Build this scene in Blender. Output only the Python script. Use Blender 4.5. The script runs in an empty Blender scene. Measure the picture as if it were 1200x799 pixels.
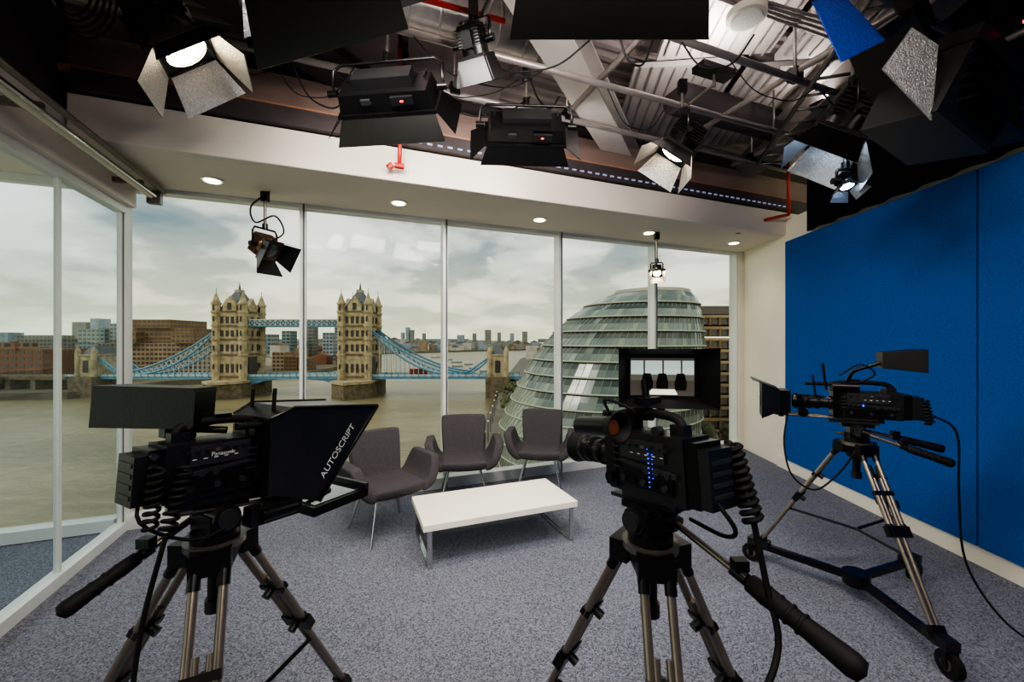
import bpy, math, random
from mathutils import Vector, Matrix
random.seed(7)
SC=bpy.context.scene
COL=SC.collection
V=Vector
rad=math.radians
try: SC.view_settings.look='AgX - Medium High Contrast'
except Exception: pass

# ------------------------------------------------------------------ materials
def lin(c):
    o=[]
    for x in c[:3]:
        x/=255.0
        o.append(x/12.92 if x<=0.04045 else ((x+0.055)/1.055)**2.4)
    return (*o,1.0)
_m={}
def mat(name,col,rough=0.5,metal=0.0,var=0.12,vscale=6.0,bump=0.0,bscale=60.0,emit=0.0,ecol=None,spec=0.5,col2=None,coat=0.0,detail=3.0):
    if name in _m: return _m[name]
    m=bpy.data.materials.new(name); m.use_nodes=True
    nt=m.node_tree; N=nt.nodes; L=nt.links
    b=N['Principled BSDF']
    b.inputs['Roughness'].default_value=rough
    b.inputs['Metallic'].default_value=metal
    b.inputs['Specular IOR Level'].default_value=spec
    if coat: b.inputs['Coat Weight'].default_value=coat
    tc=N.new('ShaderNodeTexCoord')
    nz=N.new('ShaderNodeTexNoise'); nz.inputs['Scale'].default_value=vscale; nz.inputs['Detail'].default_value=detail
    L.new(tc.outputs['Object'],nz.inputs['Vector'])
    cr=N.new('ShaderNodeValToRGB')
    c=lin(col)
    if col2 is None:
        a=tuple(x*(1-var) for x in c[:3])+(1,); d=tuple(min(1,x*(1+var)) for x in c[:3])+(1,)
    else: a=lin(col2); d=c
    cr.color_ramp.elements[0].color=a; cr.color_ramp.elements[0].position=0.35
    cr.color_ramp.elements[1].color=d; cr.color_ramp.elements[1].position=0.65
    L.new(nz.outputs['Fac'],cr.inputs['Fac']); L.new(cr.outputs['Color'],b.inputs['Base Color'])
    if bump:
        n2=N.new('ShaderNodeTexNoise'); n2.inputs['Scale'].default_value=bscale; n2.inputs['Detail'].default_value=2
        L.new(tc.outputs['Object'],n2.inputs['Vector'])
        bp=N.new('ShaderNodeBump'); bp.inputs['Strength'].default_value=bump; bp.inputs['Distance'].default_value=0.01
        L.new(n2.outputs['Fac'],bp.inputs['Height']); L.new(bp.outputs['Normal'],b.inputs['Normal'])
    if emit:
        b.inputs['Emission Color'].default_value=lin(ecol or col); b.inputs['Emission Strength'].default_value=emit
    _m[name]=m
    return m

BLK=mat('black_plastic',(16,16,18),0.38,0,0.2,20,0.15,220)
BLK2=mat('black_metal',(11,11,12),0.3,0.3,0.2,20)
RUB=mat('black_rubber',(9,9,10),0.7,0,0.2,20,spec=0.3)
DG=mat('dark_grey_plastic',(32,33,36),0.42,0,0.15,20)
GREY=mat('grey_metal',(120,116,110),0.35,0.8,0.1,15)
TUBE=mat('tripod_tube',(134,124,114),0.28,0.8,0.1,15)
CHROME=mat('chrome',(205,205,205),0.15,1.0,0.03,8)
SILV=mat('hammered_silver',(185,187,190),0.28,0.9,0.15,90,0.8,130)
GLASSD=mat('lens_glass',(10,12,22),0.05,0,0.2,6,spec=0.9,coat=1.0)
WHT=mat('white_paint',(226,220,206),0.5,0,0.03,2,0.04,30)
WHTG=mat('white_gloss_laminate',(252,248,232),0.22,0,0.02,2)
FRAME=mat('window_frame_metal',(206,210,208),0.4,0.2,0.05,3)
FRAMED=mat('window_gasket_dark',(80,84,86),0.5,0.2,0.05,3)
SOFF=mat('soffit_paint',(212,203,192),0.55,0,0.03,1.5)
CEIL=mat('ceiling_metal',(150,139,136),0.6,0.2,0.12,3,0.1,40)
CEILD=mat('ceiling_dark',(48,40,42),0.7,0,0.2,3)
BEAM=mat('beam_paint',(206,200,194),0.5,0.1,0.06,3)
BEAM2=mat('beam_grey_paint',(120,112,110),0.5,0.1,0.06,3)
BROWN=mat('brown_duct',(118,98,92),0.5,0.1,0.1,3)
REDP=mat('red_pipe',(160,36,24),0.4,0,0.1,10)
PIPE=mat('grid_pipe',(150,142,140),0.38,0.5,0.1,8)
BLUEW=mat('blue_acoustic_fabric',(20,86,166),0.9,0,0.1,120,0.5,220,col2=(14,68,140),spec=0.1)
DRAPE=mat('black_drape',(9,8,10),0.95,0,0.3,5,spec=0.1)
FELT=mat('grey_felt',(76,73,76),0.95,0,0.1,180,0.4,260,col2=(52,50,53),spec=0.15)
LEDR=mat('red_led',(255,20,30),0.5,emit=4,ecol=(255,20,40))
LEDB=mat('blue_led',(50,70,255),0.5,emit=1.6,ecol=(50,70,255))
LAMPW=mat('lamp_warm_lit',(255,236,200),0.5,emit=60,ecol=(255,226,180))
LAMPB=mat('lamp_cool_lit',(210,230,255),0.5,emit=30,ecol=(200,225,255))
DOWN=mat('downlight_lit',(255,245,225),0.5,emit=14,ecol=(255,232,195))
LABEL=mat('white_label',(205,205,205),0.6)
BLUELIT=mat('blue_lit_door',(30,74,190),0.35,0.2,0.15,60,0.5,120)  # blue light on the lamp door is put into its colour

def glass(name,tint=(0.93,0.96,0.95),k=1.0,rough=0.0):
    m=bpy.data.materials.new(name); m.use_nodes=True
    nt=m.node_tree; N=nt.nodes; L=nt.links
    for n in list(N): N.remove(n)
    o=N.new('ShaderNodeOutputMaterial'); mx=N.new('ShaderNodeMixShader')
    t=N.new('ShaderNodeBsdfTransparent'); t.inputs[0].default_value=(*tint,1)
    g=N.new('ShaderNodeBsdfGlossy'); g.inputs['Roughness'].default_value=rough
    f=N.new('ShaderNodeFresnel'); f.inputs['IOR'].default_value=1.45
    mm=N.new('ShaderNodeMath'); mm.operation='MULTIPLY'; mm.inputs[1].default_value=k
    L.new(f.outputs[0],mm.inputs[0]); L.new(mm.outputs[0],mx.inputs[0]); L.new(t.outputs[0],mx.inputs[1]); L.new(g.outputs[0],mx.inputs[2]); L.new(mx.outputs[0],o.inputs[0])
    return m
GLASS=glass('window_glass',k=0.25)
GLASSP=glass('partition_glass',(0.82,0.91,0.95),0.08)

# carpet
def carpet():
    m=bpy.data.materials.new('speckled_carpet'); m.use_nodes=True
    nt=m.node_tree; N=nt.nodes; L=nt.links; b=N['Principled BSDF']
    b.inputs['Roughness'].default_value=0.95; b.inputs['Specular IOR Level'].default_value=0.1
    tc=N.new('ShaderNodeTexCoord')
    vo=N.new('ShaderNodeTexVoronoi'); vo.inputs['Scale'].default_value=150; L.new(tc.outputs['Object'],vo.inputs['Vector'])
    se=N.new('ShaderNodeSeparateColor'); L.new(vo.outputs['Color'],se.inputs[0])
    n1=N.new('ShaderNodeTexNoise'); n1.inputs['Scale'].default_value=70; n1.inputs['Detail'].default_value=3; n1.inputs['Roughness'].default_value=0.7
    n2=N.new('ShaderNodeTexNoise'); n2.inputs['Scale'].default_value=1.3; n2.inputs['Detail'].default_value=3
    L.new(tc.outputs['Object'],n1.inputs['Vector']); L.new(tc.outputs['Object'],n2.inputs['Vector'])
    av=N.new('ShaderNodeMath'); av.operation='MULTIPLY_ADD'; av.inputs[1].default_value=0.5; L.new(se.outputs[0],av.inputs[0])
    hf=N.new('ShaderNodeMath'); hf.operation='MULTIPLY'; hf.inputs[1].default_value=0.5; L.new(n1.outputs['Fac'],hf.inputs[0]); L.new(hf.outputs[0],av.inputs[2])
    cr=N.new('ShaderNodeValToRGB'); e=cr.color_ramp.elements
    e[0].position=0.2; e[0].color=lin((62,65,76)); e[1].position=0.8; e[1].color=lin((138,141,154))
    L.new(av.outputs[0],cr.inputs['Fac'])
    mx=N.new('ShaderNodeMixRGB'); mx.blend_type='MULTIPLY'; mx.inputs[0].default_value=0.6
    c2=N.new('ShaderNodeValToRGB'); c2.color_ramp.elements[0].color=(0.72,0.72,0.74,1); c2.color_ramp.elements[1].color=(1,1,1,1)
    L.new(n2.outputs['Fac'],c2.inputs['Fac']); L.new(cr.outputs['Color'],mx.inputs[1]); L.new(c2.outputs['Color'],mx.inputs[2])
    L.new(mx.outputs[0],b.inputs['Base Color'])
    return m
CARPET=carpet()

# ------------------------------------------------------------------ mesh builder
class MB:
    def __init__(s):
        s.v=[];s.f=[];s.mi=[];s.sm=[];s.mats=[];s.X=Matrix.Identity(4)
    def mid(s,m):
        if m not in s.mats: s.mats.append(m)
        return s.mats.index(m)
    def add(s,vs,fs,m,smooth=False):
        o=len(s.v); k=s.mid(m)
        for p in vs: s.v.append(tuple(s.X@V(p)))
        for f in fs:
            s.f.append([i+o for i in f]); s.mi.append(k); s.sm.append(smooth)
    def hexa(s,p,m):
        s.add(p,[(0,3,2,1),(4,5,6,7),(0,1,5,4),(1,2,6,5),(2,3,7,6),(3,0,4,7)],m)
    def box(s,c,d,m,r=(0,0,0),ts=1.0):
        R=Matrix.Rotation(r[2],3,'Z')@Matrix.Rotation(r[1],3,'Y')@Matrix.Rotation(r[0],3,'X')
        x,y,z=[q/2 for q in d]
        P=[(-x,-y,-z),(x,-y,-z),(x,y,-z),(-x,y,-z),(-x*ts,-y*ts,z),(x*ts,-y*ts,z),(x*ts,y*ts,z),(-x*ts,y*ts,z)]
        s.hexa([V(c)+R@V(p) for p in P],m)
    def slab(s,p,t,m,m2=None):
        n=(V(p[1])-V(p[0])).cross(V(p[2])-V(p[0])).normalized()*t
        k=len(p)
        a=[V(q) for q in p]; b=[V(q)+n for q in p]
        s.add(a+b,[tuple(range(k-1,-1,-1))]+[(i,(i+1)%k,(i+1)%k+k,i+k) for i in range(k)],m)
        s.add(b,[tuple(range(k))],m2 or m)
    def prism(s,p,d,m):
        k=len(p); a=[V(q) for q in p]; b=[q+V(d) for q in a]
        s.add(a+b,[tuple(range(k-1,-1,-1)),tuple(range(k,2*k))]+[(i,(i+1)%k,(i+1)%k+k,i+k) for i in range(k)],m)
    def cyl(s,a,b,r,m,r2=None,n=16,cap=True):
        a=V(a);b=V(b); r2=r if r2 is None else r2
        d=(b-a)
        if d.length<1e-9: return
        q=d.to_track_quat('Z','Y'); vs=[]
        for i in range(n):
            t=2*math.pi*i/n; vs.append(a+q@V((r*math.cos(t),r*math.sin(t),0)))
        for i in range(n):
            t=2*math.pi*i/n; vs.append(b+q@V((r2*math.cos(t),r2*math.sin(t),0)))
        s.add(vs,[(i,(i+1)%n,(i+1)%n+n,i+n) for i in range(n)],m,n>8)
        if cap:
            s.add(vs[:n],[tuple(range(n-1,-1,-1))],m); s.add(vs[n:],[tuple(range(n))],m)
    def tube(s,pts,r,m,n=8,smooth=0):
        P=[V(p) for p in pts]
        if smooth:
            Q=[]
            E=[P[0]*2-P[1]]+P+[P[-1]*2-P[-2]]
            for i in range(1,len(E)-2):
                for j in range(smooth):
                    t=j/smooth; p0,p1,p2,p3=E[i-1],E[i],E[i+1],E[i+2]
                    Q.append(0.5*((2*p1)+(p2-p0)*t+(2*p0-5*p1+4*p2-p3)*t*t+(3*p1-p0-3*p2+p3)*t**3))
            Q.append(P[-1]); P=Q
        vs=[];up=None
        for i,p in enumerate(P):
            d=(P[min(i+1,len(P)-1)]-P[max(i-1,0)]).normalized()
            if up is None:
                up=d.orthogonal().normalized()
            else:
                up=(up-d*up.dot(d))
                up=up.normalized() if up.length>1e-6 else d.orthogonal().normalized()
            w=d.cross(up)
            for k in range(n):
                t=2*math.pi*k/n; vs.append(p+(up*math.cos(t)+w*math.sin(t))*r)
        fs=[]
        for i in range(len(P)-1):
            for k in range(n):
                fs.append((i*n+k,i*n+(k+1)%n,(i+1)*n+(k+1)%n,(i+1)*n+k))
        fs.append(tuple(range(n-1,-1,-1))); fs.append(tuple(range((len(P)-1)*n,len(P)*n)))
        s.add(vs,fs,m,True)
    def coil(s,a,b,R,turns,r,m):
        a=V(a);b=V(b);q=(b-a).to_track_quat('Z','Y');pts=[]
        N=int(turns*10)
        for i in range(N+1):
            t=i/N; an=t*turns*2*math.pi
            pts.append(a.lerp(b,t)+q@V((R*math.cos(an),R*math.sin(an),0)))
        s.tube(pts,r,m,6)
    def lathe(s,prof,m,n=20,a=(0,0,0),d=(0,0,1)):
        a=V(a); q=V(d).to_track_quat('Z','Y'); vs=[];k=len(prof)
        for (r,z) in prof:
            for i in range(n):
                t=2*math.pi*i/n; vs.append(a+q@V((r*math.cos(t),r*math.sin(t),z)))
        s.add(vs,[(j*n+i,j*n+(i+1)%n,(j+1)*n+(i+1)%n,(j+1)*n+i) for j in range(k-1) for i in range(n)],m,True)
    def sph(s,c,r,m,n=12,sc=(1,1,1)):
        vs=[];h=n//2
        for j in range(h+1):
            p=math.pi*j/h
            for i in range(n):
                t=2*math.pi*i/n
                vs.append(V(c)+V((r*sc[0]*math.sin(p)*math.cos(t),r*sc[1]*math.sin(p)*math.sin(t),r*sc[2]*math.cos(p))))
        s.add(vs,[(j*n+i,(j+1)*n+i,(j+1)*n+(i+1)%n,j*n+(i+1)%n) for j in range(h) for i in range(n)],m,True)
    def pad(s,G,t,m):
        R=len(G);Cn=len(G[0]); G=[[V(p) for p in r] for r in G]
        top=[];bot=[]
        for i in range(R):
            for j in range(Cn):
                du=G[min(i+1,R-1)][j]-G[max(i-1,0)][j]; dv=G[i][min(j+1,Cn-1)]-G[i][max(j-1,0)]
                nn=du.cross(dv).normalized()*t/2
                top.append(G[i][j]+nn);bot.append(G[i][j]-nn)
        o=R*Cn;fs=[]
        for i in range(R-1):
            for j in range(Cn-1):
                a=i*Cn+j; fs.append((a,a+Cn,a+Cn+1,a+1)); fs.append((a+o,a+1+o,a+Cn+1+o,a+Cn+o))
        B=[j for j in range(Cn)]+[i*Cn+Cn-1 for i in range(1,R)]+[(R-1)*Cn+j for j in range(Cn-2,-1,-1)]+[i*Cn for i in range(R-2,0,-1)]
        for k in range(len(B)):
            a=B[k];b=B[(k+1)%len(B)]; fs.append((a,b,b+o,a+o))
        s.add(top+bot,fs,m,True)
    def obj(s,name,loc=(0,0,0),rz=0.0,parent=None,bevel=0.0,sub=0,ry=0.0):
        me=bpy.data.meshes.new(name); me.from_pydata(s.v,[],s.f)
        for m in s.mats: me.materials.append(m)
        me.polygons.foreach_set('material_index',s.mi); me.polygons.foreach_set('use_smooth',s.sm)
        me.update()
        o=bpy.data.objects.new(name,me); COL.objects.link(o)
        o.location=loc; o.rotation_euler=(0,ry,rz)
        if parent: o.parent=parent
        if bevel:
            b=o.modifiers.new('bevel','BEVEL'); b.width=bevel; b.segments=2; b.limit_method='ANGLE'; b.angle_limit=rad(50)
        if sub:
            b=o.modifiers.new('sub','SUBSURF'); b.levels=sub; b.render_levels=sub
        return o
def empty(name,loc,rz=0.0):
    e=bpy.data.objects.new(name,None); COL.objects.link(e); e.location=loc; e.rotation_euler=(0,0,rz); e.empty_display_size=0.2
    return e

# ------------------------------------------------------------------ room shell
WA=rad(21.5)                     # window wall heading
O=V((-3.516,3.709,0)); U=V((math.cos(WA),math.sin(WA),0)); OUT=V((-math.sin(WA),math.cos(WA),0))
def W(t,s,z=0): return O+U*t-OUT*s+V((0,0,z))   # t along window wall, s into the room
SZ=3.106   # soffit height
m=MB()
floorpoly=[W(-4,-0.12),W(7.95,-0.12),V((3.95,6.5,0)),V((3.6,-2.4,0)),V((-5.6,-2.4,0))]
m.prism([p+V((0,0,-0.3)) for p in floorpoly],(0,0,0.3),CARPET); m.obj('floor')

# windows
edges=[0.0,1.452,2.933,4.436,5.97,7.58]
for i in range(5):
    a,b=edges[i],edges[i+1]; m=MB()
    m.box((a,0.02,SZ/2),(0.055,0.14,SZ),FRAME); m.box((a+0.012,-0.052,SZ/2),(0.018,0.01,SZ),FRAMED)
    if i==4: m.box((b,0.02,SZ/2),(0.055,0.14,SZ),FRAME)
    m.box(((a+b)/2,0.02,0.06),(b-a-0.055,0.14,0.12),FRAME); m.box(((a+b)/2,0.02,SZ-0.02),(b-a-0.055,0.12,0.04),FRAME)
    m.add([(a+0.03,0.03,0.12),(b-0.03,0.03,0.12),(b-0.03,0.03,SZ-0.04),(a+0.03,0.03,SZ-0.04)],[(0,1,2,3)],GLASS)
    m.obj('window_%d'%(i+1),O,WA)
# outer facade continuing past the glass partition
m=MB()
m.box((-1.5,0.02,SZ/2),(0.06,0.14,SZ),FRAME); m.box((-1.5,0.02,0.06),(2.9,0.14,0.1),FRAME); m.box((-1.5,0.02,SZ-0.03),(2.9,0.12,0.06),FRAME)
m.add([(-3,0.03,0.11),(-0.05,0.03,0.11),(-0.05,0.03,SZ-0.06),(-3,0.03,SZ-0.06)],[(0,1,2,3)],GLASS)
m.obj('window_6',O,WA)
# glass partition on the left (local y negative = into the room)
m=MB()
for s_ in (0.07,0.9,2.3,3.7,5.1): 
    m.box((0,-s_,1.45),(0.03,0.03,2.9),FRAME)
m.box((0,-3.2,0.04),(0.09,6.3,0.08),FRAME); m.box((0,-3.2,2.88),(0.08,6.3,0.07),FRAME)
m.add([(0,-0.05,0.08),(0,-6.3,0.08),(0,-6.3,2.86),(0,-0.05,2.86)],[(0,1,2,3)],GLASSP)
m.obj('window_7',O,WA)
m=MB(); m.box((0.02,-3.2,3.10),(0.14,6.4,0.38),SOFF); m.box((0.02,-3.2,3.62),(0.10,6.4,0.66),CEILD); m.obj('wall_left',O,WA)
m=MB(); m.cyl((0.26,-0.1,3.0),(0.26,-6.0,3.0),0.035,CHROME); m.cyl((0.33,-0.1,3.055),(0.33,-6.0,3.055),0.02,GREY)
for s_ in (0.4,1.6,2.8,4): m.box((0.18,-s_,3.03),(0.22,0.03,0.04),GREY)
m.box((0.26,-0.1,3.0),(0.1,0.06,0.12),GREY)
m.obj('curtain_rail',O,WA)
# soffit
m=MB()
m.box((2.3,-0.40,SZ+0.11),(12.0,1.1,0.22),SOFF)
m.box((3.9,-0.98,SZ+0.15),(7.6,0.07,0.30),SOFF)
m.obj('ceiling_soffit',O,WA,bevel=0.01)
m=MB()
for t in (0.79,2.365,3.94,5.50,7.0):
    m.cyl((t,-0.46,SZ-0.012),(t,-0.46,SZ+0.002),0.085,WHT,n=28); m.cyl((t,-0.46,SZ-0.016),(t,-0.46,SZ-0.010),0.062,DOWN,n=28)
m.obj('recessed_downlight_row',O,WA)
# light slot grille above the soffit
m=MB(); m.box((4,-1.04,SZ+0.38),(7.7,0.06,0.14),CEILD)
for i in range(56):
    m.box((2.2+i*0.092,-1.075,SZ+0.345),(0.045,0.012,0.014),mat('slot_light',(130,135,165),0.5,emit=0.35,ecol=(170,180,220)))
m.obj('ceiling_vent_grille',O,WA)
# brown lipped beam
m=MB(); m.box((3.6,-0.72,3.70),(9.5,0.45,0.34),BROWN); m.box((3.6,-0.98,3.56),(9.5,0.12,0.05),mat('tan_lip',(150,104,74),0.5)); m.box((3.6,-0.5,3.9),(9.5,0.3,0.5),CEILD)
m.obj('ceiling_duct',O,WA)
# ceiling deck with ribs
m=MB()
m.box((1.5,1.5,4.45),(16,12,0.1),CEIL,(0,0,WA))
for i in range(70):
    y=-4+i*0.14
    c=V((1.5,1.5,4.38))+OUT*(y-1.0)
    m.box(c,(15,0.05,0.05),CEIL,(0,0,WA))
m.obj('ceiling')
# perforated acoustic panels
PERF=mat('perforated_panel',(190,180,176),0.6,0.1,0.2,160,0.4,160)
m=MB()
for i,(x0,x1) in enumerate(((1.2,2.15),(2.25,3.2))):
    for (y0,y1) in ((2.0,3.6),(3.7,5.2)):
        m.box(((x0+x1)/2,(y0+y1)/2,4.22),(x1-x0,y1-y0,0.05),PERF,(0,0,rad(-6)))
        for j in range(9): m.box((x0+(j+0.5)*(x1-x0)/9,(y0+y1)/2,4.19),(0.012,y1-y0-0.05,0.02),CEIL,(0,0,rad(-6)))
for (x0,x1) in ((-0.9,0.0),(-1.9,-1.0)):
    m.box(((x0+x1)/2,3.6,4.25),(0.9,1.8,0.05),CEIL,(0,0,rad(12)))
m.obj('ceiling_panel')
# right wall, white with blue acoustic panel
def RW(y): return 3.67+(y-6.54)*0.0324
m=MB()
m.prism([(RW(6.9),6.9,0),(RW(-2.4),-2.4,0),(RW(-2.4)+0.2,-2.4,0),(RW(6.9)+0.2,6.9,0)],(0,0,3.3),WHT); m.obj('wall_right')
m=MB()
for (ya,yb) in ((5.38,3.10),(3.085,0.6),(0.585,-2.3)):
    m.prism([(RW(ya)-0.045,ya,0.15),(RW(yb)-0.045,yb,0.15),(RW(yb)-0.002,yb,0.15),(RW(ya)-0.002,ya,0.15)],(0,0,2.85),BLUEW)
m.obj('acoustic_wall_panel')
m=MB()
m.prism([(RW(5.6)-0.02,5.6,0),(RW(-2.3)-0.02,-2.3,0),(RW(-2.3),-2.3,0),(RW(5.6),5.6,0)],(0,0,0.15),WHT); m.obj('baseboard_right')
# pleated black drape above the panel
m=MB(); n=160; vs=[]
for i in range(n+1):
    y=4.9-7.1*i/n; x=RW(y)-0.09+0.025*math.sin(i*0.9)
    vs+= [(x,y,3.01),(x,y,4.4)]
m.add(vs,[(2*i,2*i+2,2*i+3,2*i+1) for i in range(n)],DRAPE,True); m.obj('stage_curtain')
m=MB(); m.box((1.0,-2.3,2.2),(6.5,0.15,4.5),mat('rear_wall_paint',(60,58,60),0.7)); m.obj('wall_back')
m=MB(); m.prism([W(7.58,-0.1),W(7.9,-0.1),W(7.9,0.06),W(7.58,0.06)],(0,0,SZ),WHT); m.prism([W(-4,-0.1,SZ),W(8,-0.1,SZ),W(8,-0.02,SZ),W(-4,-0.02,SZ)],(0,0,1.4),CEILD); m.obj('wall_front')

# ------------------------------------------------------------------ ceiling structure
def ibeam(m,a,b,w,h,mt,tt=0.02):
    a=V(a);b=V(b);d=(b-a).normalized(); sx=d.cross(V((0,0,1))).normalized(); up=V((0,0,1))
    for (dx,dz,ww,hh) in ((0,h/2,w,tt),(0,-h/2,w,tt),(0,0,tt,h)):
        P=[]
        for q in (a,b):
            P.append([q+sx*(dx-ww/2)+up*(dz-hh/2),q+sx*(dx+ww/2)+up*(dz-hh/2),q+sx*(dx+ww/2)+up*(dz+hh/2),q+sx*(dx-ww/2)+up*(dz+hh/2)])
        m.add(P[0]+P[1],[(0,1,2,3),(7,6,5,4),(0,4,5,1),(1,5,6,2),(2,6,7,3),(3,7,4,0)],mt)
m=MB(); ibeam(m,(1.45,5.1,3.92),(-1.2,0.0,3.92),0.27,0.26,BEAM); m.obj('steel_beam')
m=MB(); ibeam(m,(3.1,5.9,3.95),(2.5,0.5,3.95),0.2,0.26,BEAM2); m.obj('steel_beam.001')
m=MB(); ibeam(m,(-1.1,4.2,4.0),(-3.2,0.0,4.0),0.2,0.26,CEILD); m.obj('steel_beam.002')
m=MB()
for s_ in (1.45,2.0,2.6,3.3):
    a=W(0.3,s_,3.72); b=W(7.2,s_,3.72); m.tube([a,b],0.025,PIPE,12)
for t in (1.3,2.7,3.75,5.1,6.1):
    m.tube([W(t,1.2,3.77),W(t,4.2,3.77)],0.025,PIPE,12)
    for s_ in (1.45,2.6,3.3): 
        m.tube([W(t,s_,3.72),W(t,s_,4.42)],0.012,PIPE,8); m.box(W(t,s_,3.75),(0.08,0.08,0.09),BLK2,(0,0,WA))
m.obj('lighting_grid')
m=MB()
a=V((2.9,4.6,3.7)); b=V((2.05,1.8,3.7)); d=(b-a).normalized(); sx=d.cross(V((0,0,1)))*0.13
for q in (1,-1): m.tube([a+sx*q,b+sx*q],0.02,GREY,6)
for i in range(14): 
    p=a.lerp(b,i/13); m.tube([p+sx,p-sx],0.012,GREY,6)
for q in (a.lerp(b,0.2),a.lerp(b,0.8)): m.tube([q+sx,q+sx+V((0,0,0.72))],0.01,GREY,6)
m.obj('cable_tray')
# sprinkler pipes
m=MB()
m.tube([W(2.3,1.15,4.4),W(2.3,1.15,3.3),W(2.3,1.12,3.22)],0.018,REDP,10)
m.cyl(W(2.26,1.12,3.20),W(2.34,1.12,3.20),0.024,REDP); m.cyl(W(2.21,1.12,3.17),W(2.24,1.12,3.2),0.028,REDP)
m.obj('sprinkler_pipe')
m=MB(); m.tube([W(0.6,2.0,3.90),W(2.9,2.1,3.90)],0.018,REDP,8); m.tube([W(0.6,2.0,3.90),W(0.6,2.0,4.4)],0.018,REDP,8); m.obj('sprinkler_pipe.002')
m=MB(); m.tube([(2.95,5.35,3.2),(3.25,5.3,3.26),(3.55,5.25,3.32)],0.022,REDP,10); m.tube([(2.95,5.35,3.2),(2.95,5.35,3.1)],0.03,REDP,10); m.tube([(3.55,5.25,3.32),(3.5,5.2,4.3)],0.02,REDP,10); m.obj('sprinkler_pipe.001')
m=MB(); m.cyl((1.66,2.9,3.98),(1.66,2.9,4.03),0.13,WHT,n=28); m.cyl((1.66,2.9,3.965),(1.66,2.9,3.98),0.10,mat('speaker_grille',(190,188,184),0.7,0,0.3,300),n=28); m.cyl((1.66,2.9,4.03),(1.66,2.9,4.4),0.02,GREY); m.obj('ceiling_speaker')
m=MB(); m.cyl(W(4.9,1.55,4.12),W(7.7,1.55,4.12),0.16,CEILD,n=20); m.obj('ventilation_duct')
SPIR=mat('galvanised_duct',(168,164,162),0.35,0.7,0.12,12)
m=MB(); m.cyl(W(0.2,1.75,4.12),W(3.3,1.75,4.12),0.17,SPIR,n=24)
for i in range(14): m.lathe([(0.17,0),(0.178,0.01),(0.17,0.02)],SPIR,24,W(0.3+i*0.22,1.75,4.12),tuple(U))
m.obj('ventilation_duct.001')
m=MB()
for j in range(4): m.tube([W(3.2+j*0.06,1.3,4.05+0.02*j),W(3.3+j*0.06,2.6,4.05+0.02*j),W(6.8,2.7+j*0.06,4.1)],0.012,PIPE,8)
m.obj('electrical_conduit')

# ------------------------------------------------------------------ studio lamps
def doors(m,hx,hy,lx,ly,ang,inner,spread=0.05,inn2=None):
    for k,(half,edge,ln) in enumerate(((hx,hy,ly),(hy,hx,lx),(hx,hy,ly),(hy,hx,lx))):
        X0=m.X.copy(); m.X=X0@Matrix.Rotation(k*math.pi/2,4,'Z')
        a=rad(ang[k]); y0=edge+0.01; dy=math.sin(a)*ln; dz=-math.cos(a)*ln
        P=[(-half,y0,-0.015),(half,y0,-0.015),(half+spread,y0+dy,-0.015+dz),(-half-spread,y0+dy,-0.015+dz)]
        m.slab(P,0.004,BLK2,BLK2)
        n_=(V(P[1])-V(P[0])).cross(V(P[2])-V(P[0])).normalized()
        m.add([V(q)-n_*0.001 for q in P],[(3,2,1,0)],(inn2 if (inn2 and k%2) else inner))
        m.cyl((-half,y0,-0.012),(half,y0,-0.012),0.006,BLK2,n=8)
        m.X=X0
def yoke(m,sx,w,h,top,mt=None):
    mt=mt or BLK2; up=V((0,0,1))
    m.tube([sx*w,sx*w+up*h*0.8,sx*w*0.85+up*h,-sx*w*0.85+up*h,-sx*w+up*h*0.8,-sx*w],0.010,mt,8)
    m.cyl(sx*(w+0.03),sx*(w-0.03),0.022,mt,n=12); m.cyl(-sx*(w+0.03),-sx*(w-0.03),0.022,mt,n=12)
    m.cyl(up*h,up*(top-0.03),0.013,GREY,n=10)
    m.box(up*(top-0.04),(0.06,0.05,0.10),mt); m.cyl(up*h*1.02,up*(h+0.05),0.025,mt,n=12)
def spot(name,loc,aim,sc=1.0,lit=None,top=3.72,ang=(35,35,35,35),inner=None,energy=0,col=(1,0.9,0.78),house=None):
    m=MB(); loc=V(loc); q=V(aim).to_track_quat('-Z','Y').to_matrix().to_4x4(); house=house or BLK2
    m.X=q@Matrix.Scale(sc,4)
    m.box((0,0,0.0),(0.25,0.25,0.02),house); m.cyl((0,0,0.0),(0,0,0.09),0.115,house,n=24); m.box((0,0,0.15),(0.2,0.21,0.15),house,ts=0.86)
    m.cyl((0,0,0.22),(0,0,0.25),0.07,house,r2=0.05,n=18)
    for i in range(6): m.box((0,0.0,0.09+i*0.022),(0.222,0.232,0.006),house)
    m.box((0,-0.12,0.12),(0.09,0.05,0.12),house)
    m.cyl((0,0,-0.008),(0,0,-0.014),0.095,lit or GLASSD,n=28)
    for r in (0.1,0.085): m.lathe([(r,-0.012),(r,-0.018),(r-0.004,-0.018),(r-0.004,-0.012)],BLK2)
    doors(m,0.115,0.115,0.19,0.19,ang,inner or SILV)
    m.X=Matrix.Identity(4)
    sx=(q.to_3x3()@V((1,0,0)))
    back=(q.to_3x3()@V((0,0,0.1*sc))); m.X=Matrix.Translation(back)
    yoke(m,sx,0.15*sc,0.2*sc,top-loc.z-back.z)
    o=m.obj(name,loc)
    if energy:
        l=bpy.data.lights.new(name+'_beam','SPOT'); l.energy=energy; l.color=col; l.spot_size=rad(75); l.spot_blend=0.6; l.shadow_soft_size=0.08
        lo=bpy.data.objects.new('lamp_beam',l); COL.objects.link(lo); lo.parent=o
        lo.location=V(aim).normalized()*0.03; lo.rotation_euler=V(aim).to_track_quat('-Z','Y').to_euler()
    return o
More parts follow.
